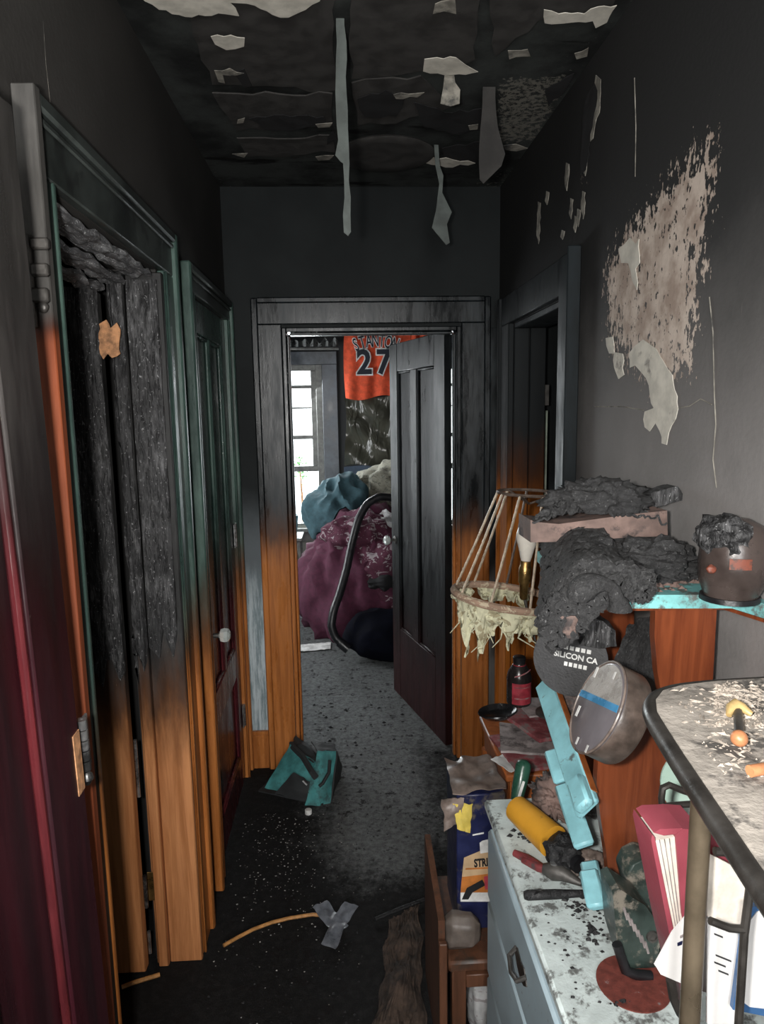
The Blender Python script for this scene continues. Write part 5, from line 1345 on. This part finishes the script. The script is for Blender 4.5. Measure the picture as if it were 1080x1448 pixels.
# litter on the rack shelf
rl = thing('rack_ash', 'pale ash flakes and splinters strewn on the rounded rack shelf', 'ash', (.5, .7, RZ)); stuff(rl)
b = B(); r_ = random.Random(3)
for i in range(900):
    x = 1010 + abs(r_.gauss(0, 45)); y = 985 + r_.gauss(0, 18) + (x - 1010) * .25
    if i % 3 == 0: x, y = r_.uniform(945, 1080), r_.uniform(975, 1100)
    p = at_z(x, y, RZ)
    if p.y > .785 or p.x > .655 or p.x < .36 - (.78 - p.y) * .1: continue
    s = r_.uniform(.0007, .0032); a = r_.uniform(0, 6); L_ = r_.uniform(.5, 3.2)
    vs = [b.bm.verts.new(p + V((math.cos(a + k * 1.57) * s * (L_ if k % 2 else .6), math.sin(a + k * 1.57) * s * (L_ if k % 2 else .6), .0003))) for k in range(4)]
    t_ = b.bm.verts.new(p + V((0, 0, s * .9)))
    for k in range(4): b.bm.faces.new((vs[k], vs[(k + 1) % 4], t_))
M['pale_ash'] = plain('pale_ash_flakes', (.44, .38, .32), .9, var=.6, scale=60)
stuff(obj('flakes', b, 'pale_ash', rl))
kp = at_z(1043, 1040, RZ)
pg = thing('wooden_peg', 'small brass fitting with an orange knob end lying on the rack shelf', 'knob', (kp.x, kp.y, RZ))
M['orange_knob'] = plain('orange_wood_knob', (.52, .22, .10), .4, scale=40)
M['pale_brass'] = plain('pale_brass', (.62, .44, .19), .35, .4, scale=30)
e0 = at_z(1045, 1044, RZ + .009); e1 = at_z(1043, 1006, RZ + .010)
obj('knob', B().blob(e0, .0082, 1, .03), 'orange_knob', pg, 'all')
obj('stem', B().tube([e0, e1], .0045, 10), 'soot_metal', pg, True)
obj('fitting', B().tube([e1 + V((-.012, -.004, -.002)), e1 + V((-.006, .003, .003)), e1 + V((0, .005, .005)), e1 + V((.006, .003, .003)), e1 + V((.013, -.004, -.002))], [.003, .0055, .007, .0055, .003], 10), 'pale_brass', pg, True)
ok = at_z(1072, 1090, RZ + .006)
o = obj('cork_stub', B().tube([ok + V((-.008, 0, 0)), ok + V((.012, .004, 0))], .0055, 12), 'orange_knob', None, True)
tag(o, 'short orange cork stub at the right edge of the rack shelf', 'cork')
# books and papers held in the rack
M['book_red'] = plain('raspberry_cover', (.31, .062, .085), .45, var=.12)
M['page'] = plain('cream_pages', (.72, .66, .58), .8, var=.12, scale=60)
M['paper'] = plain('white_paper', (.70, .69, .68), .7, var=.08, scale=10)
M['mag_blue'] = plain('blue_cover', (.055, .15, .34), .4)
M['mint'] = plain('pale_mint_glaze', (.42, .58, .50), .3, var=.1)
YB_ = .70
def standing(name, label, cat): 
    return thing(name, label, cat, (.4, YB_, LZ))
rb = standing('red_binder', 'thick raspberry red book with cream page edges standing behind the post', 'book')
def bk(name, px, Y, d, m, parent=rb): 
    o = obj(name, B().prism([at_y(x, y, Y) for x, y in px], (0, d, 0)), m, parent, True); return o
bk('cover', [(920.5, 1188), (922, 1180), (925.5, 1184), (952, 1314), (985, 1448), (975, 1448), (947, 1325)], YB_, .05, 'book_red')
bk('cover', [(955, 1182), (965, 1172), (992, 1174), (996, 1380), (984, 1380), (964, 1293)], YB_, .05, 'book_red')
bk('pages', [(926, 1189), (954.5, 1183), (963.5, 1293), (983, 1378), (968, 1378), (952, 1312)], YB_ + .003, .045, 'page')
bk('cover_top', [(924, 1177.5), (933, 1172.5), (965, 1171), (955, 1179.5), (938, 1181.5)], YB_ + .001, .048, 'book_red')
for k in range(3): bk('page_groove', [(932 + 7 * k, 1188 - k), (933 + 7 * k, 1188 - k), (956 + 3.2 * k, 1312), (955 + 3.2 * k, 1312)], YB_ + .0022, .001, 'grey_card')
ps = standing('paper_fan', 'fanned white papers sticking out left of the rack post', 'papers')
for k, (px, Y) in enumerate((([(925, 1364), (950, 1318), (985, 1276), (1000, 1262), (1000, 1396), (985, 1392), (932, 1372)], .675),
                             ([(928, 1368), (960, 1310), (1000, 1272), (1000, 1404), (985, 1400), (934, 1378)], .6775))):
    bk('sheet', px, Y, .0015, 'paper', ps)
bk('print_mark', [(958, 1334), (965, 1331), (964, 1336), (958, 1338)], .6738, .001, 'carton_blue', ps); bk('print_mark', [(962, 1324), (968, 1321), (968, 1324), (962, 1327)], .6738, .001, 'grey_card', ps)
pp_ = standing('letter_sheets', 'white printed letter sheets standing right of the rack post', 'papers')
bk('sheet', [(1000, 1206), (1050, 1232), (1090, 1250), (1090, 1300), (1048, 1310), (1000, 1296)], .655, .002, 'page', pp_)
bk('sheet', [(1000, 1300), (1044, 1318), (1040, 1448), (1000, 1448)], .650, .002, 'paper', pp_)
for k, (x0, y0, L_) in enumerate(((1010, 1320, 12), (1012, 1350, 22), (1010, 1360, 16), (1016, 1372, 14))): bk('print_line', [(x0, y0), (x0 + L_, y0 + L_ * .4), (x0 + L_, y0 + L_ * .4 + 2), (x0, y0 + 2)], .6488, .0008, 'disc_black', pp_)
mg = standing('blue_magazine', 'blue and white magazine at the far right of the rack', 'magazine')
bk('cover', [(1055, 1284), (1092, 1278), (1096, 1440), (1036, 1428)], .64, .006, 'mag_blue', mg)
bk('white_area', [(1062, 1300), (1070, 1290), (1092, 1282), (1096, 1428), (1060, 1424), (1046, 1414), (1050, 1350)], .6388, .001, 'paper', mg)
pb_ = standing('pink_folder', 'raspberry pink folder behind the letter sheets in the rack', 'folder')
bk('cover', [(1000, 1148), (1030, 1160), (1090, 1180), (1090, 1262), (1040, 1240), (1000, 1222)], .69, .006, 'book_red', pb_)
bk('inner_sheet', [(1010, 1140), (1040, 1142), (1090, 1166), (1090, 1180), (1030, 1160)], .692, .003, 'grey_card', pb_)
rc2 = standing('red_card', 'dark red card low behind the rack post', 'card')
bk('card', [(1000, 1412), (1012, 1410), (1020, 1448), (1000, 1448)], .662, .003, 'book_red', rc2)
bk('teal_edge', [(958, 1414), (968, 1408), (978, 1448), (968, 1448)], .73, .003, 'lid_blue', rc2)
mc = at_y(990, 1108, .90)
mp = thing('mint_plate', 'pale mint round plate standing upright behind the red book', 'plate', mc - V((0, 0, .06)))
mm_ = Matrix.Translation(mc) @ Matrix.Rotation(math.radians(-20), 4, 'Z') @ Matrix.Rotation(math.radians(82), 4, 'X')
obj('plate_body', B().lathe([(.001, 0), (.030, 0), (.050, .006), (.054, .007), (.053, .010), (.030, .004), (.001, .004)], mm_, 36), 'mint', mp, True)

# ------------------------------------------------------------------ let soft heaps lie against each other instead of through each other
def carve(o, others, grow=.012):
    for q in others:
        me = q.data.copy(); t_ = bpy.data.objects.new('carver', me); sc.collection.objects.link(t_)
        ns_ = [v.normal.copy() for v in me.vertices]
        for v, n_ in zip(me.vertices, ns_): v.co += n_ * grow
        md = o.modifiers.new('carve', 'BOOLEAN'); md.operation = 'DIFFERENCE'; md.solver = 'EXACT'; md.object = t_
        dg = bpy.context.evaluated_depsgraph_get(); dg.update()
        nm_ = bpy.data.meshes.new_from_object(o.evaluated_get(dg))
        o.modifiers.remove(md); bpy.data.objects.remove(t_)
        if len(nm_.polygons) > 40:
            nm_.polygons.foreach_set('use_smooth', [True] * len(nm_.polygons)); nm_.set_sharp_from_angle(angle=math.radians(50)); o.data = nm_
D = bpy.data.objects
cover = [c for c in cf.children]
seq = ['jacket', 'folded_blanket', 'white_cloth', 'pale_cloth', 'dark_scarf', 'black_bag']
done = list(cover)
for n_ in seq:
    ex = [h for h in vc.children] if n_ == 'black_bag' else []
    carve(D[n_], done + ex); done.append(D[n_])
carve(D['ash_heap'], [fo.children[0], fo.children[1], bx_.children[0]], .004)
